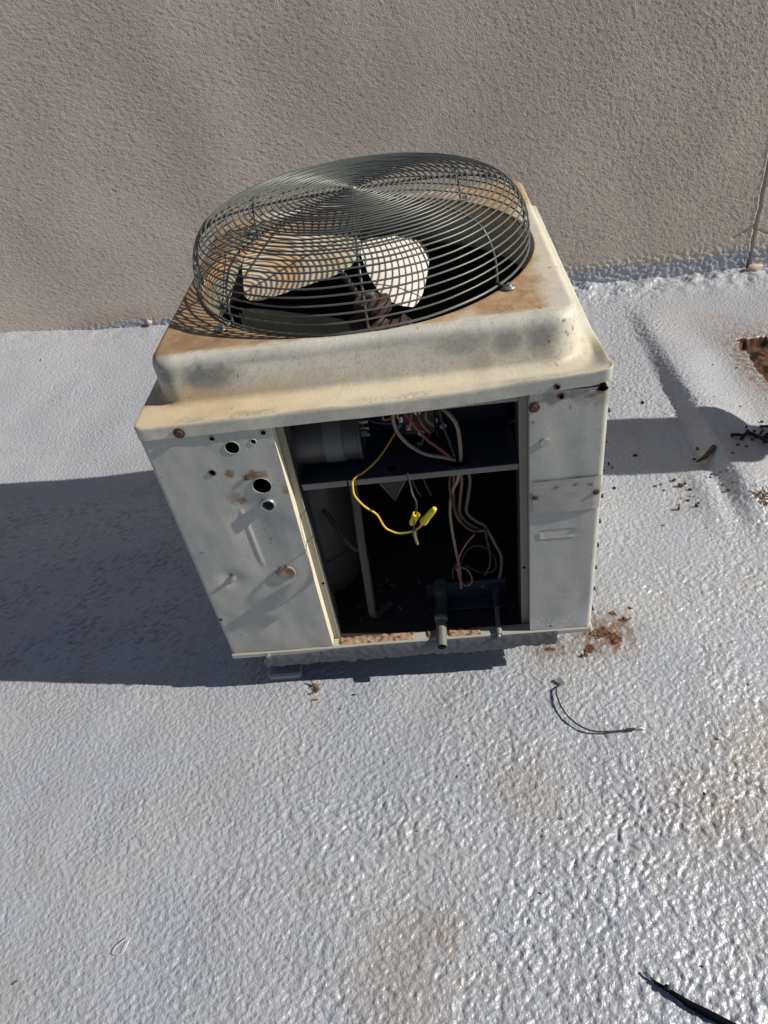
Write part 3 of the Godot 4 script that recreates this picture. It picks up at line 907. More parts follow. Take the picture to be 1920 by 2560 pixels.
	# ---- base pan and coated rail
	var rim := part("base_pan", joined([box(Vector3(-0.0015, 0.0570, -0.0190), Vector3(0.6615, 0.0705, 0.0028), 0.0025), box(Vector3(-0.0015, 0.0570, -0.690), Vector3(0.0160, 0.0705, -0.0192), 0.002), box(Vector3(0.6440, 0.0570, -0.690), Vector3(0.6615, 0.0705, -0.0192), 0.002), box(Vector3(0.0162, 0.0570, -0.690), Vector3(0.6438, 0.0705, -0.672), 0.002)]), M.panel_edge, unit)
	part("base_screw", hex_screw(Vector3(0.068, 0.0625, 0.0028), Vector3(0, 0, 1), 0.0036, 0.004), M.zinc, rim)
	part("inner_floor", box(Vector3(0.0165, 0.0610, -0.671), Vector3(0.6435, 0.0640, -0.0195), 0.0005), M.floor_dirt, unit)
	part("rusty_sill", sill_mesh(0.2045, 0.343, 11), M.sill_rust, unit, "rust brown flaking sill")
	part("rusty_sill", sill_mesh(0.366, 0.399, 12), M.sill_rust, unit)
	part("rusty_sill", sill_mesh(0.405, 0.465, 13), M.sill_rust, unit)
	# rail: sheet of dripping silver coating
	var rpts := PackedVector3Array()
	var nu := 170
	for j in 12:
		for i in nu:
			var u := i / (nu - 1.0)
			var x := lerpf(0.058, 0.600, u)
			var drip := 0.005 * noise(81, 3).get_noise_2d(x * 26.0, 0.0) + 0.004 * noise(82, 2).get_noise_2d(x * 70.0, 0.0)
			var bot := 0.0295 + 0.006 * sm(0.45, 0.6, x) + drip
			var topy := 0.0590 + 0.0095 * sm(0.10, 0.25, x)
			var y := lerpf(topy, bot, j / 10.0) if j < 11 else bot + 0.004
			var z := 0.0026 + 0.0022 * sin(PI * minf(j / 10.0, 1.0)) + 0.0012 * noise(83, 3).get_noise_2d(x * 55.0, y * 55.0)
			z += 0.0012
			if j == 0:
				z = 0.0026
			if j == 1:
				z += 0.0012 * maxf(0.0, noise(84, 2).get_noise_2d(x * 90.0, 0.0)) * 2.0
			if j == 11:
				z = -0.012
			rpts.append(Vector3(x, y, z))
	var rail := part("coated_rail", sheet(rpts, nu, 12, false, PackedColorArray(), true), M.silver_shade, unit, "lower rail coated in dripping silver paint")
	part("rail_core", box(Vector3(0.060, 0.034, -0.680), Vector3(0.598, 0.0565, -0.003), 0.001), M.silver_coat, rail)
	part("rail_shade_bar", box(Vector3(0.515, 0.047, 0.0030), Vector3(0.560, 0.053, 0.0052), 0.0012), M.void_black, rail)  # black bar laid on the rail, standing for a shaded gap

func sill_mesh(x0: float, x1: float, id: int) -> ArrayMesh:
	var nu := int((x1 - x0) / 0.0025) + 2
	var pts := PackedVector3Array()
	var col := PackedColorArray()
	for j in 10:
		for i in nu:
			var x := lerpf(x0, x1, i / (nu - 1.0))
			var v := j / 9.0
			var z := lerpf(-0.0005, -0.019 + 0.003 * noise(85, 2).get_noise_2d(x * 60.0, id), v)
			var y := 0.0712 + 0.0020 * sin(PI * v) + 0.0016 * noise(86, 3).get_noise_2d(x * 90.0, z * 90.0)
			if i == 0 or i == nu - 1 or j == 0 or j == 9:
				y = 0.0700
			pts.append(Vector3(x, y, z))
			var n := noise(87, 4).get_noise_2d(x * 80.0, z * 80.0)
			col.append(Color(0.30, 0.175, 0.11).lerp(Color(0.46, 0.32, 0.22), clampf(0.5 + n * 1.3, 0, 1)) if n > -0.28 else Color(0.12, 0.07, 0.05))
	return sheet(pts, nu, 10, false, col)

func build_inside(unit: Node3D) -> void:
	# ---- electrical tray
	var tray := part("control_tray", box(Vector3(0.2050, 0.4310, -0.150), Vector3(0.5390, 0.4335, -0.0225), 0.0006), M.navy_metal, unit)
	part("tray_lip", box(Vector3(0.2095, 0.4235, -0.0222), Vector3(0.2780, 0.4352, -0.0198), 0.0008), M.galvanised, tray)
	part("tray_lip", box(Vector3(0.2805, 0.4235, -0.0222), Vector3(0.5385, 0.4345, -0.0200), 0.0008), M.galvanised, tray)
	part("tray_back", box(Vector3(0.2050, 0.4338, -0.150), Vector3(0.5390, 0.5560, -0.1475), 0.0006), M.navy_metal, tray)
	part("tray_hole", disc(Vector3(0.348, 0.4340, -0.040), Vector3.UP, 0.0075), M.void_black, tray)
	part("wire_grommet", ring(Vector3(0.449, 0.4345, -0.040), Vector3.UP, 0.017, 0.003), M.rubber, tray)
	part("grommet_hole", disc(Vector3(0.449, 0.4342, -0.040), Vector3.UP, 0.0165), M.void_black, tray)
	var gus := SurfaceTool.new()
	gus.begin(Mesh.PRIMITIVE_TRIANGLES)
	for q in [[0.3265, 0.4225, -0.0235], [0.3675, 0.4225, -0.0235], [0.3470, 0.3830, -0.0245], [0.3265, 0.4225, -0.0255], [0.3470, 0.3830, -0.0265], [0.3675, 0.4225, -0.0255]]:
		gus.add_vertex(Vector3(q[0], q[1], q[2]))
	gus.generate_normals()
	var g := part("gusset", gus.commit(), M.rubber, tray)
	part("gusset_edge", tube(v3([[0.3275, 0.4205, -0.024], [0.3470, 0.3830, -0.024], [0.3670, 0.4205, -0.024]]), 0.0009, 6), M.galvanised, g)
	# ---- capacitor lying on the tray
	var capx := Transform3D(Basis(Vector3(0, 1, 0), Vector3(1, 0, 0), Vector3(0, 0, -1)), Vector3(0.0, 0.475, -0.085))
	var cap := part("run_capacitor", lathe([Vector2(0.0, 0.180), Vector2(0.036, 0.180), Vector2(0.040, 0.184), Vector2(0.040, 0.302), Vector2(0.0415, 0.303), Vector2(0.0415, 0.307), Vector2(0.036, 0.3075), Vector2(0.035, 0.303), Vector2(0.0, 0.303)], 48, capx), M.capacitor_grey, unit)
	part("capacitor_band", lathe([Vector2(0.0402, 0.250), Vector2(0.0412, 0.2505), Vector2(0.0412, 0.2785), Vector2(0.0402, 0.279)], 48, capx), M.band_grey, cap)
	for k in 3:
		part("terminal_tab", box(Vector3(0.304, 0.466 + 0.012 * k, -0.088), Vector3(0.318, 0.471 + 0.012 * k, -0.087), 0.0003), M.zinc, cap)
	part("terminal_clip", box(Vector3(0.308, 0.490, -0.060), Vector3(0.3185, 0.499, -0.054), 0.001), M.dark_metal, cap)
	# ---- contactor
	var con := part("contactor", box(Vector3(0.362, 0.455, -0.146), Vector3(0.432, 0.545, -0.095), 0.003), M.bakelite, unit)
	part("contactor_body", box(Vector3(0.372, 0.470, -0.094), Vector3(0.422, 0.530, -0.070), 0.003), M.bakelite, con)
	for s in [[0.372, 0.528], [0.384, 0.536], [0.410, 0.535], [0.424, 0.532], [0.398, 0.474], [0.420, 0.480], [0.432, 0.468], [0.396, 0.512]]:
		part("terminal_screw", hex_screw(Vector3(s[0], s[1], -0.069 if s[0] > 0.38 and s[0] < 0.42 else -0.090), Vector3(0, 0.1, 1), 0.0034, 0.004), M.zinc, con)
	part("contactor_frame", joined([box(Vector3(0.408, 0.448, -0.0925), Vector3(0.4095, 0.470, -0.0915), 0.0002), box(Vector3(0.4205, 0.448, -0.0925), Vector3(0.422, 0.470, -0.0915), 0.0002), box(Vector3(0.4095, 0.4600, -0.0925), Vector3(0.4205, 0.4612, -0.0915), 0.0002)]), M.zinc, con)
	# ---- thick leads from the contactor down through the grommet
	part("beige_lead", tube(curve(v3([[0.378, 0.535, -0.085], [0.362, 0.520, -0.070], [0.360, 0.496, -0.064], [0.372, 0.472, -0.056], [0.398, 0.452, -0.047], [0.428, 0.444, -0.042], [0.446, 0.437, -0.040]])), 0.0029, 10), M.beige_wire, unit)
	part("red_lead", tube(curve(v3([[0.374, 0.522, -0.075], [0.382, 0.510, -0.062], [0.402, 0.478, -0.053], [0.424, 0.458, -0.045], [0.441, 0.439, -0.042], [0.444, 0.424, -0.045]])), 0.0024, 10), M.red_wire, unit)
	part("red_lead", tube(curve(v3([[0.368, 0.548, -0.070], [0.350, 0.530, -0.060], [0.345, 0.514, -0.058], [0.355, 0.508, -0.066], [0.372, 0.512, -0.080]])), 0.0019, 8), M.red_wire, unit)
	part("yellow_lead", tube(curve(v3([[0.385, 0.522, -0.085], [0.372, 0.517, -0.072], [0.366, 0.509, -0.068], [0.374, 0.486, -0.080]])), 0.0019, 8), M.yellow_shaded, unit)
	part("beige_lead", tube(curve(v3([[0.424, 0.512, -0.085], [0.440, 0.508, -0.066], [0.452, 0.492, -0.056], [0.455, 0.468, -0.048], [0.454, 0.437, -0.040], [0.451, 0.418, -0.045]])), 0.0031, 10), M.beige_wire, unit)
	part("black_lead", tube(curve(v3([[0.428, 0.520, -0.075], [0.432, 0.490, -0.062], [0.441, 0.458, -0.050], [0.446, 0.438, -0.042], [0.447, 0.415, -0.050]])), 0.0020, 8), M.black_wire, unit)
	part("grey_lead", tube(curve(v3([[0.318, 0.505, -0.075], [0.335, 0.500, -0.070], [0.358, 0.496, -0.070]])), 0.0016, 8), M.black_wire, unit)
	for w in [[[0.388, 0.520, -0.068], [0.384, 0.498, -0.058], [0.378, 0.488, -0.066], "pink_lead", "pink_wire"], [[0.402, 0.476, -0.066], [0.396, 0.458, -0.058], [0.386, 0.448, -0.075], "black_lead", "black_wire"], [[0.415, 0.535, -0.066], [0.408, 0.510, -0.055], [0.418, 0.490, -0.062], "brown_lead", "brown_wire"], [[0.376, 0.530, -0.080], [0.356, 0.538, -0.066], [0.338, 0.520, -0.078], "black_lead", "black_wire"], [[0.425, 0.528, -0.080], [0.446, 0.522, -0.072], [0.440, 0.490, -0.080], "black_lead", "black_wire"], [[0.394, 0.532, -0.068], [0.400, 0.505, -0.052], [0.412, 0.478, -0.060], "red_lead", "red_wire"]]:
		part(w[3], tube(curve(v3([w[0], w[1], w[2]]), 0.004), 0.0019, 7), M[w[4]], unit)
	for w in [[0.380, 0.486, -0.070], [0.392, 0.446, -0.078], [0.370, 0.500, -0.072]]:
		part("crimp_terminal", box(Vector3(w[0] - 0.003, w[1] - 0.005, w[2] - 0.001), Vector3(w[0] + 0.003, w[1] + 0.005, w[2] + 0.001), 0.0004), M.zinc, unit)
	# ---- bundle under the tray (hangs about 8 cm inside the opening)
	part("beige_lead", tube(curve(v3([[0.449, 0.424, -0.045], [0.4480, 0.365, -0.085], [0.436, 0.330, -0.095], [0.430, 0.280, -0.100], [0.431, 0.230, -0.100], [0.434, 0.190, -0.098], [0.437, 0.150, -0.094], [0.437, 0.105, -0.086]])), 0.0027, 10), M.beige_wire, unit)
	part("red_lead", tube(curve(v3([[0.443, 0.424, -0.045], [0.441, 0.360, -0.090], [0.438, 0.320, -0.095], [0.440, 0.280, -0.095], [0.449, 0.262, -0.092], [0.468, 0.245, -0.090], [0.482, 0.242, -0.090]])), 0.0024, 10), M.red_wire, unit)
	part("brown_lead", tube(curve(v3([[0.452, 0.424, -0.045], [0.454, 0.350, -0.098], [0.449, 0.310, -0.100], [0.446, 0.280, -0.100], [0.455, 0.262, -0.096], [0.470, 0.248, -0.094], [0.486, 0.240, -0.092]])), 0.0029, 10), M.brown_wire, unit)
	part("brown_lead", tube(curve(v3([[0.460, 0.424, -0.050], [0.468, 0.350, -0.102], [0.463, 0.310, -0.104], [0.458, 0.278, -0.102], [0.474, 0.258, -0.098], [0.488, 0.246, -0.096], [0.505, 0.200, -0.095], [0.514, 0.170, -0.095], [0.512, 0.130, -0.095], [0.506, 0.105, -0.095]])), 0.0029, 10), M.brown_wire, unit)
	part("black_lead", tube(curve(v3([[0.441, 0.424, -0.048], [0.433, 0.350, -0.088], [0.438, 0.300, -0.088], [0.452, 0.262, -0.086], [0.470, 0.246, -0.086], [0.486, 0.246, -0.088], [0.490, 0.215, -0.092], [0.494, 0.180, -0.094], [0.492, 0.150, -0.094], [0.482, 0.128, -0.092]])), 0.0023, 10), M.black_wire, unit)
	part("pink_lead", tube(curve(v3([[0.468, 0.236, -0.088], [0.452, 0.214, -0.088], [0.440, 0.188, -0.088], [0.434, 0.165, -0.088], [0.434, 0.140, -0.084], [0.440, 0.122, -0.080], [0.451, 0.119, -0.078], [0.458, 0.134, -0.078], [0.452, 0.158, -0.078], [0.440, 0.166, -0.080], [0.430, 0.158, -0.082]])), 0.0016, 8), M.pink_wire, unit)
	part("black_lead", tube(curve(v3([[0.440, 0.150, -0.105], [0.452, 0.178, -0.108], [0.470, 0.188, -0.110], [0.490, 0.180, -0.108], [0.503, 0.158, -0.104], [0.503, 0.135, -0.100], [0.490, 0.128, -0.098], [0.470, 0.134, -0.098], [0.448, 0.150, -0.100]])), 0.0016, 8), M.black_wire, unit)
	part("black_lead", tube(curve(v3([[0.424, 0.130, -0.088], [0.424, 0.148, -0.090], [0.433, 0.164, -0.094]])), 0.0015, 8), M.black_wire, unit)
	for k in 2:
		part("thin_harness", tube(curve(v3([[0.400 - 0.02 * k, 0.42, -0.12], [0.388 - 0.02 * k, 0.37, -0.13], [0.392 - 0.02 * k, 0.33, -0.13], [0.400 - 0.018 * k, 0.30, -0.13]])), 0.0018, 6), M.black_wire, unit)
	# ---- loose yellow wire hanging out over the tray lip, with its connectors
	var yw := part("yellow_wire", tube(curve(v3([[0.2890, 0.4400, -0.0100], [0.2892, 0.4248, 0.0010], [0.2957, 0.4113, 0.0040], [0.3040, 0.4000, 0.0060], [0.3132, 0.3928, 0.0080], [0.3204, 0.3846, 0.0100], [0.3276, 0.3627, 0.0120], [0.3367, 0.3546, 0.0140], [0.3498, 0.3505, 0.0170], [0.3688, 0.3565, 0.0220], [0.3817, 0.3674, 0.0260], [0.3907, 0.3826, 0.0300]]), 0.004), 0.0016, 8), M.yellow_wire, unit)
	part("wire_upper", tube(curve(v3([[0.3660, 0.4870, -0.0750], [0.3520, 0.4740, -0.0600], [0.3300, 0.4580, -0.0360], [0.3080, 0.4460, -0.0240], [0.2955, 0.4440, -0.0160], [0.2890, 0.4400, -0.0100]]), 0.004), 0.0016, 8), M.yellow_shaded, yw, "upper run of the wire, its shade put into a dull brown")  # shade on this run is put into the duller yellow
	part("wire_ferrule", tube(v3([[0.364, 0.484, -0.073], [0.369, 0.491, -0.078]]), 0.0032, 8), M.blue_plastic, yw)
	var na := Vector3(0.3892, 0.3806, 0.0300)
	var nb := Vector3(0.4098, 0.4152, 0.0400)
	part("wire_nut", nut_mesh(na, nb), M.yellow_nut, yw)
	var kw := part("black_wire", tube(curve(v3([[0.3710, 0.4370, -0.0260], [0.3730, 0.4400, -0.0120], [0.3761, 0.4405, 0.0120], [0.3783, 0.4342, 0.0260], [0.3825, 0.4230, 0.0300], [0.3820, 0.4105, 0.0300], [0.3789, 0.3962, 0.0280]]), 0.004), 0.0016, 8), M.black_wire, unit)
	part("wire_nut", nut_mesh(Vector3(0.3804, 0.3958, 0.0280), Vector3(0.3707, 0.3751, 0.0270)), M.yellow_nut, kw)
	part("copper_strand", tube(curve(v3([[0.3759, 0.3910, 0.0330], [0.3750, 0.3794, 0.0330], [0.3739, 0.3680, 0.0310], [0.3708, 0.3566, 0.0290], [0.3741, 0.3479, 0.0280], [0.3766, 0.3566, 0.0290], [0.3751, 0.3700, 0.0310]]), 0.003), 0.0011, 6), M.black_wire, kw)
	part("wire_end", tube(curve(v3([[0.3736, 0.3680, 0.0310], [0.3734, 0.3517, 0.0290], [0.3756, 0.3349, 0.0280]]), 0.004), 0.0024, 8), M.brown_wire, kw)
	# ---- compressor, pipes
	var comp := part("compressor", lathe([Vector2(0.0, 0.405), Vector2(0.03, 0.402), Vector2(0.062, 0.388), Vector2(0.084, 0.362), Vector2(0.090, 0.335), Vector2(0.090, 0.190), Vector2(0.094, 0.186), Vector2(0.094, 0.178), Vector2(0.090, 0.174), Vector2(0.090, 0.105), Vector2(0.078, 0.085), Vector2(0.0, 0.080)], 48, Transform3D(Basis.IDENTITY, Vector3(0.157, 0, -0.185))), M.compressor_black, unit)
	part("suction_pipe", tube(curve(v3([[0.278, 0.425, -0.072], [0.279, 0.360, -0.060], [0.2755, 0.270, -0.050], [0.2735, 0.200, -0.047], [0.2705, 0.130, -0.047], [0.2700, 0.098, -0.048], [0.278, 0.086, -0.060], [0.300, 0.082, -0.085]])), 0.0078, 14), M.pipe_grey, comp)
	part("discharge_pipe", tube(curve(v3([[0.215, 0.300, -0.110], [0.245, 0.255, -0.082], [0.262, 0.235, -0.075]])), 0.0045, 10), M.pipe_dark, comp)
	# ---- service valves
	var vp := part("valve_bracket", joined([box(Vector3(0.372, 0.074, -0.0925), Vector3(0.520, 0.116, -0.0900), 0.0008), box(Vector3(0.372, 0.0738, -0.090), Vector3(0.520, 0.0762, -0.060), 0.0006)]), M.navy_metal, unit)
	part("bracket_slot", box(Vector3(0.474, 0.098, -0.0899), Vector3(0.480, 0.103, -0.0893), 0.0001), M.galvanised, vp)
	var sv := part("suction_valve", joined([tube(v3([[0.399, 0.086, -0.088], [0.397, 0.108, -0.082], [0.397, 0.126, -0.078]]), 0.0130, 18), tube(v3([[0.3985, 0.0905, -0.084], [0.3955, 0.0795, -0.052]]), 0.0120, 18), hex_screw(Vector3(0.397, 0.126, -0.078), Vector3(0, 1, 0.2), 0.0135, 0.008)]), M.brass_dark, unit)
	part("valve_nut", lathe([Vector2(0.0108, 0.0), Vector2(0.0140, 0.002), Vector2(0.0140, 0.012), Vector2(0.0108, 0.014)], 6, Transform3D(facing(Vector3(-0.05, -0.12, 1.0)), Vector3(0.3950, 0.0815, -0.052))), M.brass_dark, sv)
	var open := [Vector2(0.0122, 0.0), Vector2(0.0130, 0.003), Vector2(0.0125, 0.007), Vector2(0.0098, 0.009), Vector2(0.0098, 0.062), Vector2(0.0086, 0.062), Vector2(0.0086, 0.02), Vector2(0.0, 0.02)]
	var stub := part("pipe_stub", lathe(open, 28, Transform3D(facing(Vector3(-0.04, -0.16, 1.0)), Vector3(0.3948, 0.0810, -0.0395))), M.old_copper, sv)
	part("stub_bore", disc(Vector3(0.39275, 0.0745, 0.0005), Vector3(-0.04, -0.16, 1.0), 0.0086), M.void_black, stub)
	var lv := part("liquid_valve", joined([tube(v3([[0.501, 0.086, -0.086], [0.500, 0.104, -0.082]]), 0.0085, 14), tube(v3([[0.500, 0.090, -0.083], [0.4985, 0.083, -0.050]]), 0.0075, 14)]), M.brass_dark, unit)
	part("liquid_stub", tube(curve(v3([[0.4985, 0.083, -0.050], [0.4975, 0.0790, -0.030], [0.4965, 0.0745, -0.008], [0.4950, 0.0690, 0.008]]), 0.004), 0.0042, 12), M.old_copper, lv)
	part("stub_fitting", tube(v3([[0.4967, 0.0752, -0.011], [0.4956, 0.0712, 0.003]]), 0.0066, 12), M.old_copper, lv)
	# ---- litter on the inner floor
	rng.seed = 77
	for k in 26:
		var x := rng.randf_range(0.23, 0.53)
		var z := rng.randf_range(-0.16, -0.03)
		var b := Basis.from_euler(Vector3(rng.randf_range(-0.3, 0.3), rng.randf() * TAU, rng.randf_range(-0.4, 0.4)))
		part("dry_leaf_bit", box(Vector3(-0.005, -0.0008, -0.002), Vector3(0.005, 0.0008, 0.002), 0.0005, Transform3D(b, Vector3(x, 0.0665, z))), M.leaf_dry if k % 3 else M.leaf_dark, unit)

func nut_mesh(a: Vector3, b: Vector3) -> ArrayMesh:
	# open mouth at a, rounded end at b
	var l := a.distance_to(b)
	return lathe([Vector2(0.0, l * 0.25), Vector2(0.0040, l * 0.22), Vector2(0.0052, 0.0), Vector2(0.0060, 0.0), Vector2(0.0062, l * 0.12), Vector2(0.0052, l * 0.35), Vector2(0.0052, l * 0.6), Vector2(0.0046, l * 0.85), Vector2(0.0034, l * 0.96), Vector2(0.0, l)], 16, Transform3D(facing(b - a), a))

# ---------------------------------------------------------------- things lying on the roof
func on_roof(x: float, z: float, lift := 0.0) -> Vector3:
	return Vector3(x, ground_y(x, z) + lift, z)

func crumb(seed_: int, sx: float, sy: float, sz: float) -> ArrayMesh:
	rng.seed = seed_
	var pts := PackedVector3Array()
	var nu := 9
	var nv := 6
	for j in nv:
		var b := lerpf(-PI / 2.0, PI / 2.0, j / (nv - 1.0))
		for i in nu:
			var a := TAU * i / nu
			var d := Vector3(cos(a) * cos(b), sin(b), sin(a) * cos(b))
			var k := 0.75 + 0.5 * noise(91, 2).get_noise_3d(d.x * 1.8 + seed_, d.y * 1.8, d.z * 1.8)
			pts.append(Vector3(d.x * sx * k, d.y * sy * k + sy * 0.6, d.z * sz * k))
	return sheet(pts, nu, nv, true, PackedColorArray(), true)

# thin ragged film lying on the roof: grid cells kept where the mask is above zero
func film(x0: float, x1: float, z0: float, z1: float, cell: float, lift: float, mask: Callable, color: Callable, at: Vector3) -> ArrayMesh:
	var nu := int((x1 - x0) / cell) + 1
	var nv := int((z1 - z0) / cell) + 1
	var pts := PackedVector3Array()
	var col := PackedColorArray()
	var keep := PackedFloat32Array()
	for j in nv:
		for i in nu:
			var x := x0 + i * cell
			var z := z0 + j * cell
			var m: float = mask.call(x, z)
			keep.append(m)
			pts.append(Vector3(x, ground_y(x, z) + lift * clampf(m * 6.0, -0.6, 1.0), z) - at)
			col.append(color.call(x, z))
	var skip := PackedByteArray()
	skip.resize(nu * nv)
	for j in nv - 1:
		for i in nu - 1:
			var k := j * nu + i
			if keep[k] < 0.0 and keep[k + 1] < 0.0 and keep[k + nu] < 0.0 and keep[k + nu + 1] < 0.0:
				skip[k] = 1
	return sheet(pts, nu, nv, false, col, true, skip)

func build_debris() -> void:
	# ---- feet under the unit
	for s in [["silver coated foot block under the left front of the condenser", 0.046, 0.112], ["silver coated foot block under the right front of the condenser", 0.520, 0.585]]:
		var back := 0.0 if s[1] < 0.3 else 0.10
		var at := on_roof((s[1] + s[2]) / 2.0, -0.05 - back)
		var f := thing("foot_block", s[0], "foot block", at, "foot blocks carrying the condenser")
		part("foot_slab", box(Vector3(s[1], at.y - 0.004, -0.26), Vector3(s[2], -0.0180, -0.010 - back), 0.004), M.silver_coat, f)
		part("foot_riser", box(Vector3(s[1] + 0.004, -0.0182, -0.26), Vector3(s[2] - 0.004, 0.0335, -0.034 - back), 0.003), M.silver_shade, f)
	# ---- vent pipe beyond the right edge, whose shadow crosses the roof
	var va := Vector3(1.78, -0.07, -0.592)
	var vent := thing("vent_pipe", "grey roof vent pipe with wide cap standing beyond the seam", "vent pipe", va)
	part("pipe", lathe([Vector2(0.068, -0.03), Vector2(0.068, 0.50), Vector2(0, 0.50)], 32, Transform3D(Basis.IDENTITY, va)), M.galvanised, vent)
	part("cap", lathe([Vector2(0.0, 0.47), Vector2(0.118, 0.47), Vector2(0.120, 0.475), Vector2(0.120, 0.86), Vector2(0.114, 0.87), Vector2(0, 0.885)], 40, Transform3D(Basis.IDENTITY, va)), M.galvanised, vent)
	part("flashing", lathe([Vector2(0.20, 0.0), Vector2(0.19, 0.012), Vector2(0.09, 0.03), Vector2(0.072, 0.08), Vector2(0.07, 0.08)], 32, Transform3D(Basis.IDENTITY, va)), M.silver_coat, vent)
	# ---- loose wire with spade terminals
	var wp := [[0.6005, 0.0420], [0.5925, 0.0500], [0.5905, 0.0620], [0.5915, 0.0760], [0.5945, 0.0920], [0.6000, 0.1070], [0.6090, 0.1200], [0.6200, 0.1310], [0.6340, 0.1395], [0.6480, 0.1430], [0.6650, 0.1440], [0.6820, 0.1430], [0.6960, 0.1420]]
	var pw := PackedVector3Array()
	for i in wp.size():
		var lift := 0.0045 + 0.0035 * sin(PI * i / (wp.size() - 1.0))
		pw.append(on_roof(wp[i][0], wp[i][1], lift))
	var wat := on_roof(0.62, 0.10)
	var lw := thing("loose_wire", "short thin black wire with metal terminals curled on the roof right of the unit", "wire", wat)
	part("wire", tube(curve(pw, 0.004), 0.0015, 7), M.black_wire, lw)
	part("spade_terminal", box(Vector3(-0.0045, -0.0005, -0.0075), Vector3(0.0045, 0.0005, 0.0075), 0.0003, Transform3D(Basis.from_euler(Vector3(0.25, 0.55, 0.2)), on_roof(0.6030, 0.0355, 0.006))), M.zinc, lw)
	part("terminal_barrel", tube(PackedVector3Array([on_roof(0.6960, 0.1420, 0.0045), on_roof(0.7100, 0.1415, 0.0050)]), 0.0030, 8), M.black_wire, lw)
	part("terminal_end", tube(curve(PackedVector3Array([on_roof(0.7100, 0.1415, 0.0050), on_roof(0.7180, 0.1395, 0.0075), on_roof(0.7270, 0.1405, 0.0035)]), 0.003), 0.0013, 6), M.zinc, lw)
	# ---- black cable end at the lower right corner
	var cat := on_roof(0.68, 0.545)
	var cable := thing("black_cable", "thick black cable end with two bare conductors in the lower right corner", "cable", cat)
	var cp := [[0.6420, 0.5175], [0.6520, 0.5240], [0.6640, 0.5330], [0.6800, 0.5440], [0.7000, 0.5550], [0.7300, 0.5710], [0.7800, 0.5950], [0.8500, 0.6200]]
	var pc := PackedVector3Array()
	var cr := []
	for i in cp.size():
		pc.append(on_roof(cp[i][0], cp[i][1], [0.004, 0.005, 0.0055, 0.006, 0.0065, 0.0065, 0.0065, 0.0065][i]))
	var pc2 := curve(pc, 0.004)
	for i in pc2.size():
		cr.append(lerpf(0.0022, 0.0052, sm(0.0, 0.30, i / (pc2.size() - 1.0))))
	part("jacket", tube(pc2, cr, 14), M.cable_black, cable)
	part("tape_lump", tube(PackedVector3Array([on_roof(0.6545, 0.5245, 0.007), on_roof(0.6585, 0.5265, 0.010)]), 0.0034, 8), M.rubber, cable)
	for k in 2:
		part("conductor", tube(PackedVector3Array([on_roof(0.6440 + 0.001 * k, 0.5190 - 0.001 * k, 0.004), on_roof(0.6305 + 0.0035 * k, 0.5060 - 0.0005 * k, 0.005)]), 0.0010, 6), M.black_wire, cable)
	# ---- splinter of wood with its raised end
	var sat := on_roof(1.05, -0.575)
	var sp := thing("wood_splinter", "brown splinter of wood propped across the seam shadow edge", "splinter", sat)
	part("splinter_body", tube(PackedVector3Array([on_roof(1.085, -0.607, 0.006), on_roof(1.055, -0.580, 0.016), on_roof(1.026, -0.552, 0.022)]), [0.0065, 0.0060, 0.0025], 7), M.wood_brown, sp)
	part("splinter_flake", box(Vector3(-0.004, -0.001, -0.003), Vector3(0.006, 0.001, 0.003), 0.0005, Transform3D(Basis.from_euler(Vector3(0.3, 0.5, 0.5)), on_roof(1.022, -0.545, 0.012))), M.leaf_dry, sp)
	# ---- dark twigs at the right edge
	for s in [[1.158, -0.630, 1.188, -0.668, 0.0045, "straight dark twig standing off the seam, upper end resting on the bent one"], [1.186, -0.670, 1.232, -0.617, 0.0050, "longest dark twig at the right edge running to the frame"], [1.234, -0.706, 1.275, -0.690, 0.0036, "dark twig rearmost by the right edge of the roof"], [1.136, -0.642, 1.166, -0.640, 0.0050, "short thick dark twig nearest the seam"], [1.215, -0.650, 1.262, -0.664, 0.0042, "dark twig crossing the pile at the right edge"]]:
		var a := on_roof(s[0], s[1], 0.004)
		var b := on_roof(s[2], s[3], 0.010)
		var mid := (a + b) / 2.0
		single("twig", tube(PackedVector3Array([a - mid, Vector3(0.001, 0.002, 0.001), b - mid]), [s[4], s[4] * 0.9, s[4] * 0.7], 7), M.twig_dark, mid, s[5], "twig", "dark twigs at the right edge")
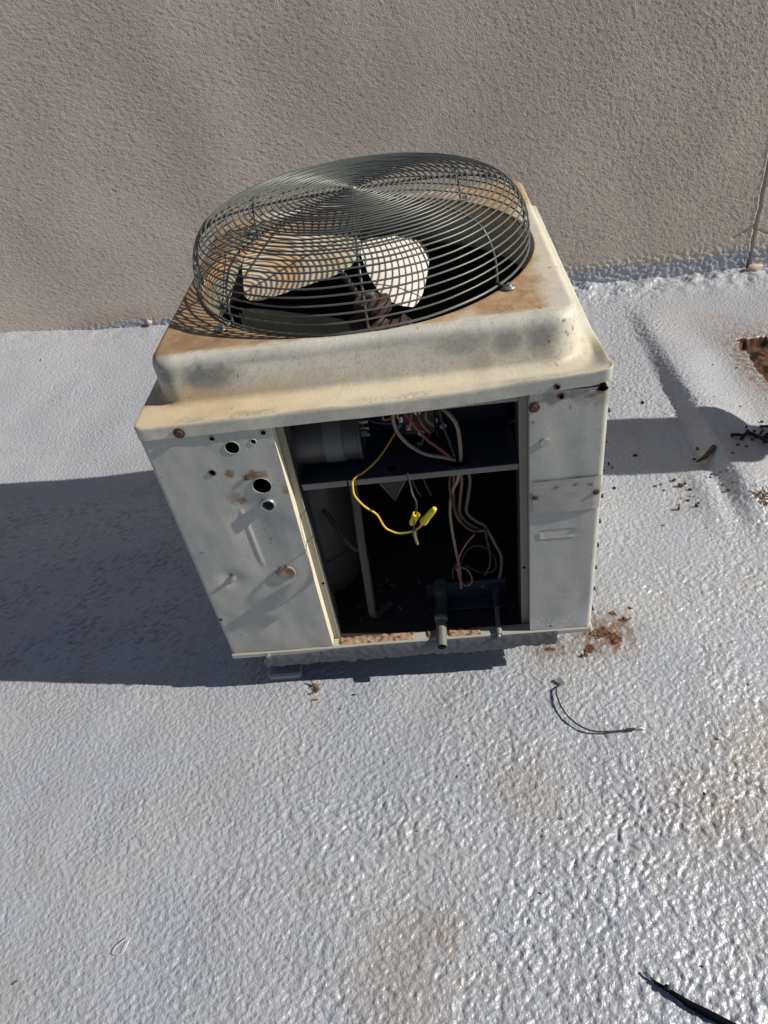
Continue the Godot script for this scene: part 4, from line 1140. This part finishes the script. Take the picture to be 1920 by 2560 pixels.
	# ---- chips and bits of bark round the seam
	var chips := [[0.904, -0.633, 0.0075, 0.004], [1.055, -0.631, 0.0065, 0.005], [1.038, -0.595, 0.005, 0.003], [0.832, -0.604, 0.005, 0.007], [0.838, -0.592, 0.005, 0.003], [0.826, -0.514, 0.006, 0.0035], [0.967, -0.521, 0.007, 0.005], [0.976, -0.498, 0.010, 0.006], [0.988, -0.503, 0.006, 0.003], [0.992, -0.480, 0.007, 0.004], [0.949, -0.419, 0.006, 0.008], [0.988, -0.420, 0.006, 0.004], [0.996, -0.430, 0.005, 0.002], [1.072, -0.460, 0.008, 0.005], [0.936, -0.489, 0.004, 0.002], [0.921, -0.508, 0.006, 0.002], [0.934, -0.512, 0.004, 0.003], [1.197, -0.697, 0.006, 0.004], [1.212, -0.682, 0.005, 0.004], [1.226, -0.676, 0.009, 0.005], [1.240, -0.668, 0.010, 0.006], [1.250, -0.650, 0.009, 0.005], [0.978, -0.445, 0.006, 0.003], [0.983, -0.865, 0.009, 0.002], [1.140, -0.604, 0.006, 0.003], [1.160, -0.601, 0.006, 0.003], [1.058, -0.528, 0.005, 0.002], [1.050, -0.516, 0.005, 0.002], [1.066, -0.522, 0.004, 0.002], [1.075, -0.526, 0.004, 0.002], [1.040, -0.512, 0.003, 0.002], [1.066, -0.485, 0.004, 0.002], [1.086, -0.520, 0.004, 0.002], [0.900, -0.37, 0.003, 0.002], [0.965, -0.455, 0.003, 0.001], [0.985, -0.458, 0.003, 0.001], [0.995, -0.455, 0.003, 0.001], [1.0, -0.446, 0.003, 0.001], [0.955, -0.435, 0.003, 0.002], [0.99, -0.35, 0.003, 0.001], [1.085, -0.478, 0.004, 0.002], [1.115, -0.57, 0.005, 0.002], [1.22, -0.80, 0.005, 0.001], [1.16, -0.83, 0.003, 0.002], [1.28, -1.0, 0.004, 0.002], [1.22, -1.02, 0.004, 0.002], [1.25, -0.73, 0.006, 0.004], [1.205, -0.655, 0.008, 0.004], [1.22, -0.635, 0.009, 0.005], [1.236, -0.690, 0.007, 0.004], [1.245, -0.622, 0.008, 0.004], [1.19, -0.640, 0.006, 0.003], [1.232, -0.652, 0.010, 0.005]]
	for i in chips.size():
		var s: Array = chips[i]
		var zone := "in the pole shadow" if s[0] < 1.12 and s[1] < -0.56 and s[1] > -0.8 else "by the right edge twigs" if s[1] < -0.56 and s[1] > -0.76 else "behind the pole shadow" if s[1] <= -0.76 else "in the sun below the splinter"
		var rank := 0
		for q in chips:
			var qz := "in the pole shadow" if q[0] < 1.12 and q[1] < -0.56 and q[1] > -0.8 else "by the right edge twigs" if q[1] < -0.56 and q[1] > -0.76 else "behind the pole shadow" if q[1] <= -0.76 else "in the sun below the splinter"
			if qz == zone and (q[0] < s[0] or q[0] == s[0] and q[1] < s[1]):
				rank += 1
		var o := single("bark_chip", crumb(100 + i, s[2], s[3], s[2] * 0.55), M.chip_brown if i % 3 == 1 else M.chip_dark, on_roof(s[0], s[1], 0.0005), ("brown" if i % 3 == 1 else "blackish") + (" large" if s[2] > 0.0075 else " small") + " chip, " + ORDINAL[rank] + " from left among chips " + zone, "chip", "bark chips scattered round the seam")
		o.rotation.y = i * 1.7
	# specks scattered over the front of the roof
	var specks := [[0.215, 0.033, 0.004, "dark curled flake on the roof below the open front"], [0.19, 0.062, 0.002, ""], [0.03, 0.12, 0.002, ""], [0.42, 0.19, 0.002, ""], [0.71, 0.50, 0.003, ""], [0.56, 0.29, 0.002, ""], [0.79, 0.26, 0.003, ""], [0.33, 0.30, 0.0018, ""], [0.84, 0.165, 0.003, ""], [-0.95, -1.40, 0.005, ""], [0.40, 0.21, 0.002, ""], [0.05, 0.36, 0.0016, ""], [0.51, 0.40, 0.002, ""], [0.93, 0.06, 0.0025, ""], [0.22, 0.20, 0.0018, ""]]
	for i in specks.size():
		var s: Array = specks[i]
		var o := single("debris_speck", crumb(200 + i, s[2] * 1.6, s[2] * 0.5, s[2] * 0.6), M.chip_dark, on_roof(s[0], s[1]), s[3] if s[3] != "" else "tiny dark speck, " + ORDINAL[speck_rank(specks, i)] + " from the left on the open front roof", "speck", "specks scattered over the roof")
		o.rotation.y = i * 2.3
	# ---- dry plant clump in front of the unit, and another by the seam's end
	for s in [[0.140, 0.012, 18, 0.020, "small clump of dry brown plant bits on the roof below the sill"], [1.135, -0.415, 34, 0.030, "tuft of dry brown leaves and stems at the near end of the seam"]]:
		var at := on_roof(s[0], s[1])
		var t := thing("dry_plant", s[4], "dry plant", at, "dry plant bits")
		rng.seed = int(s[0] * 1000)
		var bits := []
		for k in s[2]:
			var p := Vector3(rng.randfn(0, 0.35) * s[3], 0, rng.randfn(0, 0.55) * s[3])
			p = on_roof(at.x + p.x, at.z + p.z, rng.randf_range(0.001, 0.007))
			var b := Basis.from_euler(Vector3(rng.randf_range(-0.8, 0.8), rng.randf() * TAU, rng.randf_range(-0.8, 0.8)))
			var l := rng.randf_range(0.003, 0.009)
			bits.append(box(Vector3(-l, -0.0006, -0.0014), Vector3(l, 0.0006, 0.0014), 0.0004, Transform3D(b, p)))
		part("dry_bits", joined(bits), M.leaf_dry, t).set_meta("kind", "stuff")
	# ---- brown dirt smear by the right front corner of the unit
	var dat := on_roof(0.70, -0.06)
	var dmask := func(x: float, z: float) -> float:
		var m := -1.0
		for s in [[0.700, -0.075, 0.034, 0.020], [0.722, -0.062, 0.018, 0.026], [0.672, -0.040, 0.020, 0.014], [0.657, -0.026, 0.016, 0.010], [0.750, -0.105, 0.020, 0.008], [0.770, -0.132, 0.007, 0.008], [0.735, -0.122, 0.014, 0.008], [0.597, -0.045, 0.012, 0.006]]:
			m = maxf(m, 1.0 - Vector2((x - s[0]) / s[2], (z - s[1]) / s[3]).length())
		return m + 0.65 * noise(95, 3).get_noise_2d(x * 55.0, z * 55.0) + 0.5 * noise(99, 3).get_noise_2d((x + z) * 60.0, (x - z) * 190.0) - 0.42
	var dcol := func(x: float, z: float) -> Color:
		return Color(0.085, 0.045, 0.025).lerp(Color(0.19, 0.105, 0.062), clampf(0.5 + 1.2 * noise(96, 4).get_noise_2d(x * 90.0, z * 90.0), 0.0, 1.0))
	single("dirt_smear", film(0.575, 0.800, -0.155, 0.005, 0.0013, 0.0009, dmask, dcol, dat), M.dirt, dat, "reddish brown dirt smear on the roof by the right front corner", "dirt")
	# ---- exposed foam in the torn patch at the right edge
	var fat := on_roof(1.45, -1.0)
	var fmask := func(x: float, z: float) -> float:
		return in_hole(x, z) - 0.10
	var fcol := func(x: float, z: float) -> Color:
		var n := noise(97, 4).get_noise_2d(x * 40.0, z * 40.0)
		var c := Color(0.065, 0.037, 0.026).lerp(Color(0.155, 0.088, 0.058), clampf(0.5 + n * 1.3, 0.0, 1.0))
		if noise(98, 3).get_noise_2d(x * 16.0 + 2.0, z * 16.0) > 0.22:
			c = Color(0.03, 0.02, 0.015)
		return c
	single("torn_roof_patch", film(1.30, 1.72, -1.20, -0.84, 0.004, 0.004, fmask, fcol, fat), M.dirt, fat, "torn patch in the roof coating with brown foam showing, at the right edge", "torn patch")
	# ---- bare stucco chip at the foot of the wall joint
	var pat := on_roof(1.535, -1.578)
	single("render_chip", crumb(301, 0.034, 0.016, 0.022), M.render_chip, pat, "pale broken chunk of render at the foot of the wall joint", "render chunk")
	single("render_chip", crumb(302, 0.016, 0.012, 0.012), M.render_chip, Vector3(-0.605, 0.035, -1.592), "pale lump of render on the wall foot left of the condenser", "render chunk")
	# ---- clear plastic fragment and screw in the lower left
	var qat := on_roof(-0.116, 0.455)
	var pts := PackedVector2Array([Vector2(-0.011, 0.009), Vector2(-0.009, 0.000), Vector2(0.004, -0.010), Vector2(0.010, -0.011), Vector2(0.008, -0.001), Vector2(0.003, 0.0095)])
	var st := SurfaceTool.new()
	st.begin(Mesh.PRIMITIVE_TRIANGLES)
	for k in pts.size():
		for q in [Vector2.ZERO, pts[k], pts[(k + 1) % pts.size()]]:
			st.set_normal(Vector3.UP)
			st.add_vertex(Vector3(q.x, 0.0045 + q.x * 0.1, q.y))
	var frag := thing("plastic_fragment", "clear thin plastic fragment on the roof, lower left", "plastic piece", qat)
	var sheet_part := part("plastic_sheet", st.commit(), M.clear_plastic, frag)
	sheet_part.position = Vector3.ZERO
	var rimp := PackedVector3Array()
	for q in pts:
		rimp.append(Vector3(q.x, 0.0046 + q.x * 0.1, q.y))
	var rp := part("plastic_rim", tube(curve(rimp, 0.003, true), 0.00055, 6, true), M.plastic_rim, frag)
	rp.position = Vector3.ZERO
	var nat := on_roof(-0.262, 0.496)
	single("dropped_screw", joined([hex_screw(Vector3(0, 0.002, 0), Vector3(0.6, 0.6, 0.3), 0.0032, 0.0035), tube(v3([[0, 0.003, 0], [-0.006, 0.002, 0.004]]), 0.0014, 6)]), M.zinc, nat, "small metal screw lying in the lower left corner of the roof", "screw")
	single("coating_lump", crumb(303, 0.010, 0.008, 0.007), M.silver_coat, on_roof(-0.490, -1.137), "pale lump of coating standing on the roof left of the condenser", "lump")

func speck_rank(list: Array, i: int) -> int:
	var r := 0
	for q in list:
		if q[3] == "" and q[0] < list[i][0]:
			r += 1
	return r

# ---------------------------------------------------------------- materials
func build_materials() -> void:
	var roof := mat("roof", Color.WHITE, 0.455, 0.15, true, 0.5)
	roof.heightmap_enabled = true
	roof.heightmap_texture = noise_tex(2048, 0.030, 3, 4)
	roof.heightmap_scale = 0.20
	roof.uv1_triplanar = true
	roof.uv1_world_triplanar = true
	roof.uv1_scale = Vector3(1.63, 1.63, 1.63)
	var stucco := mat("stucco", Color.WHITE, 0.85, 0.0, true, 0.3)
	stucco.heightmap_enabled = true
	stucco.heightmap_texture = noise_tex(2048, 0.055, 9, 4)
	stucco.heightmap_scale = 0.15
	stucco.uv1_triplanar = true
	stucco.uv1_world_triplanar = true
	stucco.uv1_scale = Vector3(1.9, 1.9, 1.9)
	mat("stucco_plain", Color(0.43, 0.375, 0.33), 0.85)
	var grain := noise_tex(512, 0.05, 21, 4)
	for s in [["panel_paint", 0.42], ["lid_paint", 0.55], ["blade_paint", 0.5], ["plate_metal", 0.5]]:
		var m := mat(s[0], Color.WHITE, s[1], 0.0, true, 0.5)
		m.heightmap_enabled = true
		m.heightmap_texture = grain
		m.heightmap_scale = 0.012
		m.uv1_triplanar = true
		m.uv1_scale = Vector3(9, 9, 9)
	var ramp := Gradient.new()
	ramp.offsets = PackedFloat32Array([0.0, 0.28, 0.5, 0.75, 1.0])
	ramp.colors = PackedColorArray([Color(0.86, 0.86, 0.86), Color(0.95, 0.95, 0.95), Color(0.985, 0.985, 0.985), Color(1, 1, 1), Color(1, 1, 1)])
	var grime := noise_tex(1024, 0.03, 31, 5)
	grime.color_ramp = ramp
	for q in ["panel_paint", "lid_paint", "blade_paint", "plate_metal"]:
		M[q].albedo_texture = grime
	M.plate_metal.metallic = 0.35
	mat("panel_plain", Color(0.48, 0.48, 0.43), 0.45)
	mat("panel_edge", Color(0.44, 0.43, 0.37), 0.5)
	mat("lid_plain", Color(0.74, 0.69, 0.54), 0.45)
	mat("header_paint", Color(0.30, 0.30, 0.26), 0.6)
	mat("olive", Color(0.27, 0.265, 0.21), 0.55)
	mat("rusty", Color(0.085, 0.045, 0.035), 0.75)
	mat("washer_rust", Color(0.30, 0.22, 0.17), 0.75)
	mat("zinc", Color(0.48, 0.48, 0.46), 0.38, 0.75)
	mat("galvanised", Color(0.18, 0.18, 0.175), 0.5, 0.3)
	mat("dark_metal", Color(0.05, 0.05, 0.05), 0.6)
	mat("guard_wire", Color(0.135, 0.15, 0.142), 0.40, 0.3)
	mat("motor_brown", Color(0.06, 0.033, 0.028), 0.7)
	mat("blade_shade", Color(0.30, 0.29, 0.22), 0.6)  # blade colour darkened to stand for the side away from the sun
	mat("shroud", Color(0.30, 0.28, 0.22), 0.6)
	mat("coil_dark", Color(0.012, 0.012, 0.012), 0.8)
	mat("navy_metal", Color(0.026, 0.034, 0.048), 0.45)
	mat("void_black", Color(0.004, 0.004, 0.005), 1.0, 0.0, false, 0.0)
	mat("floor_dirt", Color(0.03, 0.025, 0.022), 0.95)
	mat("sill_rust", Color.WHITE, 0.9, 0.0, true, 0.2)
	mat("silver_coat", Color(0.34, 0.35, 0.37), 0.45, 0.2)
	mat("silver_shade", Color(0.12, 0.126, 0.14), 0.5, 0.2)  # silver coating darkened, the shade under the unit put into the colour
	mat("capacitor_grey", Color(0.10, 0.10, 0.095), 0.45, 0.4)
	mat("band_grey", Color(0.15, 0.155, 0.155), 0.6, 0.3)
	mat("bakelite", Color(0.018, 0.018, 0.02), 0.45)
	mat("rubber", Color(0.015, 0.015, 0.016), 0.6)
	mat("beige_wire", Color(0.36, 0.27, 0.205), 0.6)
	mat("red_wire", Color(0.30, 0.075, 0.055), 0.6)
	mat("pink_wire", Color(0.38, 0.13, 0.12), 0.6)
	mat("brown_wire", Color(0.20, 0.15, 0.115), 0.6)
	mat("black_wire", Color(0.045, 0.046, 0.05), 0.5)
	mat("yellow_wire", Color(0.78, 0.50, 0.04), 0.4)
	mat("yellow_shaded", Color(0.45, 0.26, 0.03), 0.55)  # darker copy of the yellow wire, with shade put into the colour
	mat("yellow_nut", Color(0.80, 0.62, 0.03), 0.4)
	mat("blue_plastic", Color(0.10, 0.16, 0.30), 0.4)
	mat("compressor_black", Color(0.045, 0.046, 0.042), 0.45)
	mat("pipe_grey", Color(0.05, 0.053, 0.056), 0.5, 0.2)
	mat("pipe_dark", Color(0.05, 0.05, 0.05), 0.6)
	mat("brass_dark", Color(0.06, 0.065, 0.075), 0.5, 0.3)
	mat("old_copper", Color(0.20, 0.205, 0.185), 0.55, 0.3)
	mat("label_film", Color(0.50, 0.50, 0.46), 0.3)
	mat("faded_ink", Color(0.12, 0.12, 0.12), 0.7)
	mat("leaf_dry", Color(0.22, 0.13, 0.07), 0.9)
	mat("leaf_dark", Color(0.06, 0.045, 0.035), 0.9)
	mat("wood_brown", Color(0.14, 0.075, 0.035), 0.85)
	mat("twig_dark", Color(0.018, 0.016, 0.016), 0.9)
	mat("chip_dark", Color(0.025, 0.020, 0.018), 0.9)
	mat("chip_brown", Color(0.13, 0.07, 0.04), 0.9)
	mat("cable_black", Color(0.005, 0.006, 0.008), 0.85, 0.0, false, 0.15)
	mat("dirt", Color.WHITE, 0.95, 0.0, true, 0.2)
	mat("render_chip", Color(0.58, 0.46, 0.37), 0.9)
	var cp := mat("clear_plastic", Color(0.9, 0.9, 0.9, 0.12), 0.1)
	cp.transparency = BaseMaterial3D.TRANSPARENCY_ALPHA
	cp.albedo_color = Color(1, 1, 1, 0.12)
	mat("plastic_rim", Color(0.75, 0.75, 0.75), 0.15)

func _ready() -> void:
	# ---- camera
	var cam := Camera3D.new()
	cam.name = "camera"
	cam.position = Vector3(0.43497, 1.09368, 0.83348)
	cam.rotation = Vector3(-0.702517, 0.125977, -0.176083)
	cam.fov = 71.32
	cam.near = 0.02
	cam.far = 400.0
	add_child(cam)
	cam.current = true
	# ---- sky, exposure
	var we := WorldEnvironment.new()
	we.name = "world_environment"
	var env := Environment.new()
	var sky := Sky.new()
	var sk := ProceduralSkyMaterial.new()
	sk.sky_top_color = Color(0.36, 0.44, 0.58)
	sk.sky_horizon_color = Color(0.66, 0.71, 0.78)
	sk.sky_curve = 0.14
	sk.ground_bottom_color = Color(0.45, 0.44, 0.43)
	sk.ground_horizon_color = Color(0.58, 0.60, 0.62)
	sk.sun_angle_max = 20.0
	sky.sky_material = sk
	env.background_mode = Environment.BG_SKY
	env.sky = sky
	env.background_energy_multiplier = 0.50
	env.tonemap_mode = Environment.TONE_MAPPER_LINEAR
	env.tonemap_exposure = 1.0
	env.sdfgi_enabled = true
	env.ssao_enabled = true
	env.ssil_enabled = true
	we.environment = env
	add_child(we)
	# ---- sun, low at the right and grazing the wall
	var sun := DirectionalLight3D.new()
	sun.name = "sun"
	sun.light_color = Color(1.0, 0.97, 0.92)
	sun.light_energy = 1.6
	sun.light_angular_distance = 0.53
	sun.shadow_enabled = true
	add_child(sun)
	sun.look_at_from_position(Vector3(1.0, 0.67, 0.098) * 20.0, Vector3.ZERO, Vector3.UP)
	# ---- materials, large structure, then the things
	build_materials()
	build_roof()
	build_wall()
	var unit := thing("condenser_unit", "weathered cream air conditioning condenser with open front and domed fan guard", "air conditioner", Vector3(0.33, 0.031, -0.345))
	build_lid(unit)
	build_guard(unit)
	build_fan(unit)
	build_body(unit)
	build_inside(unit)
	build_debris()
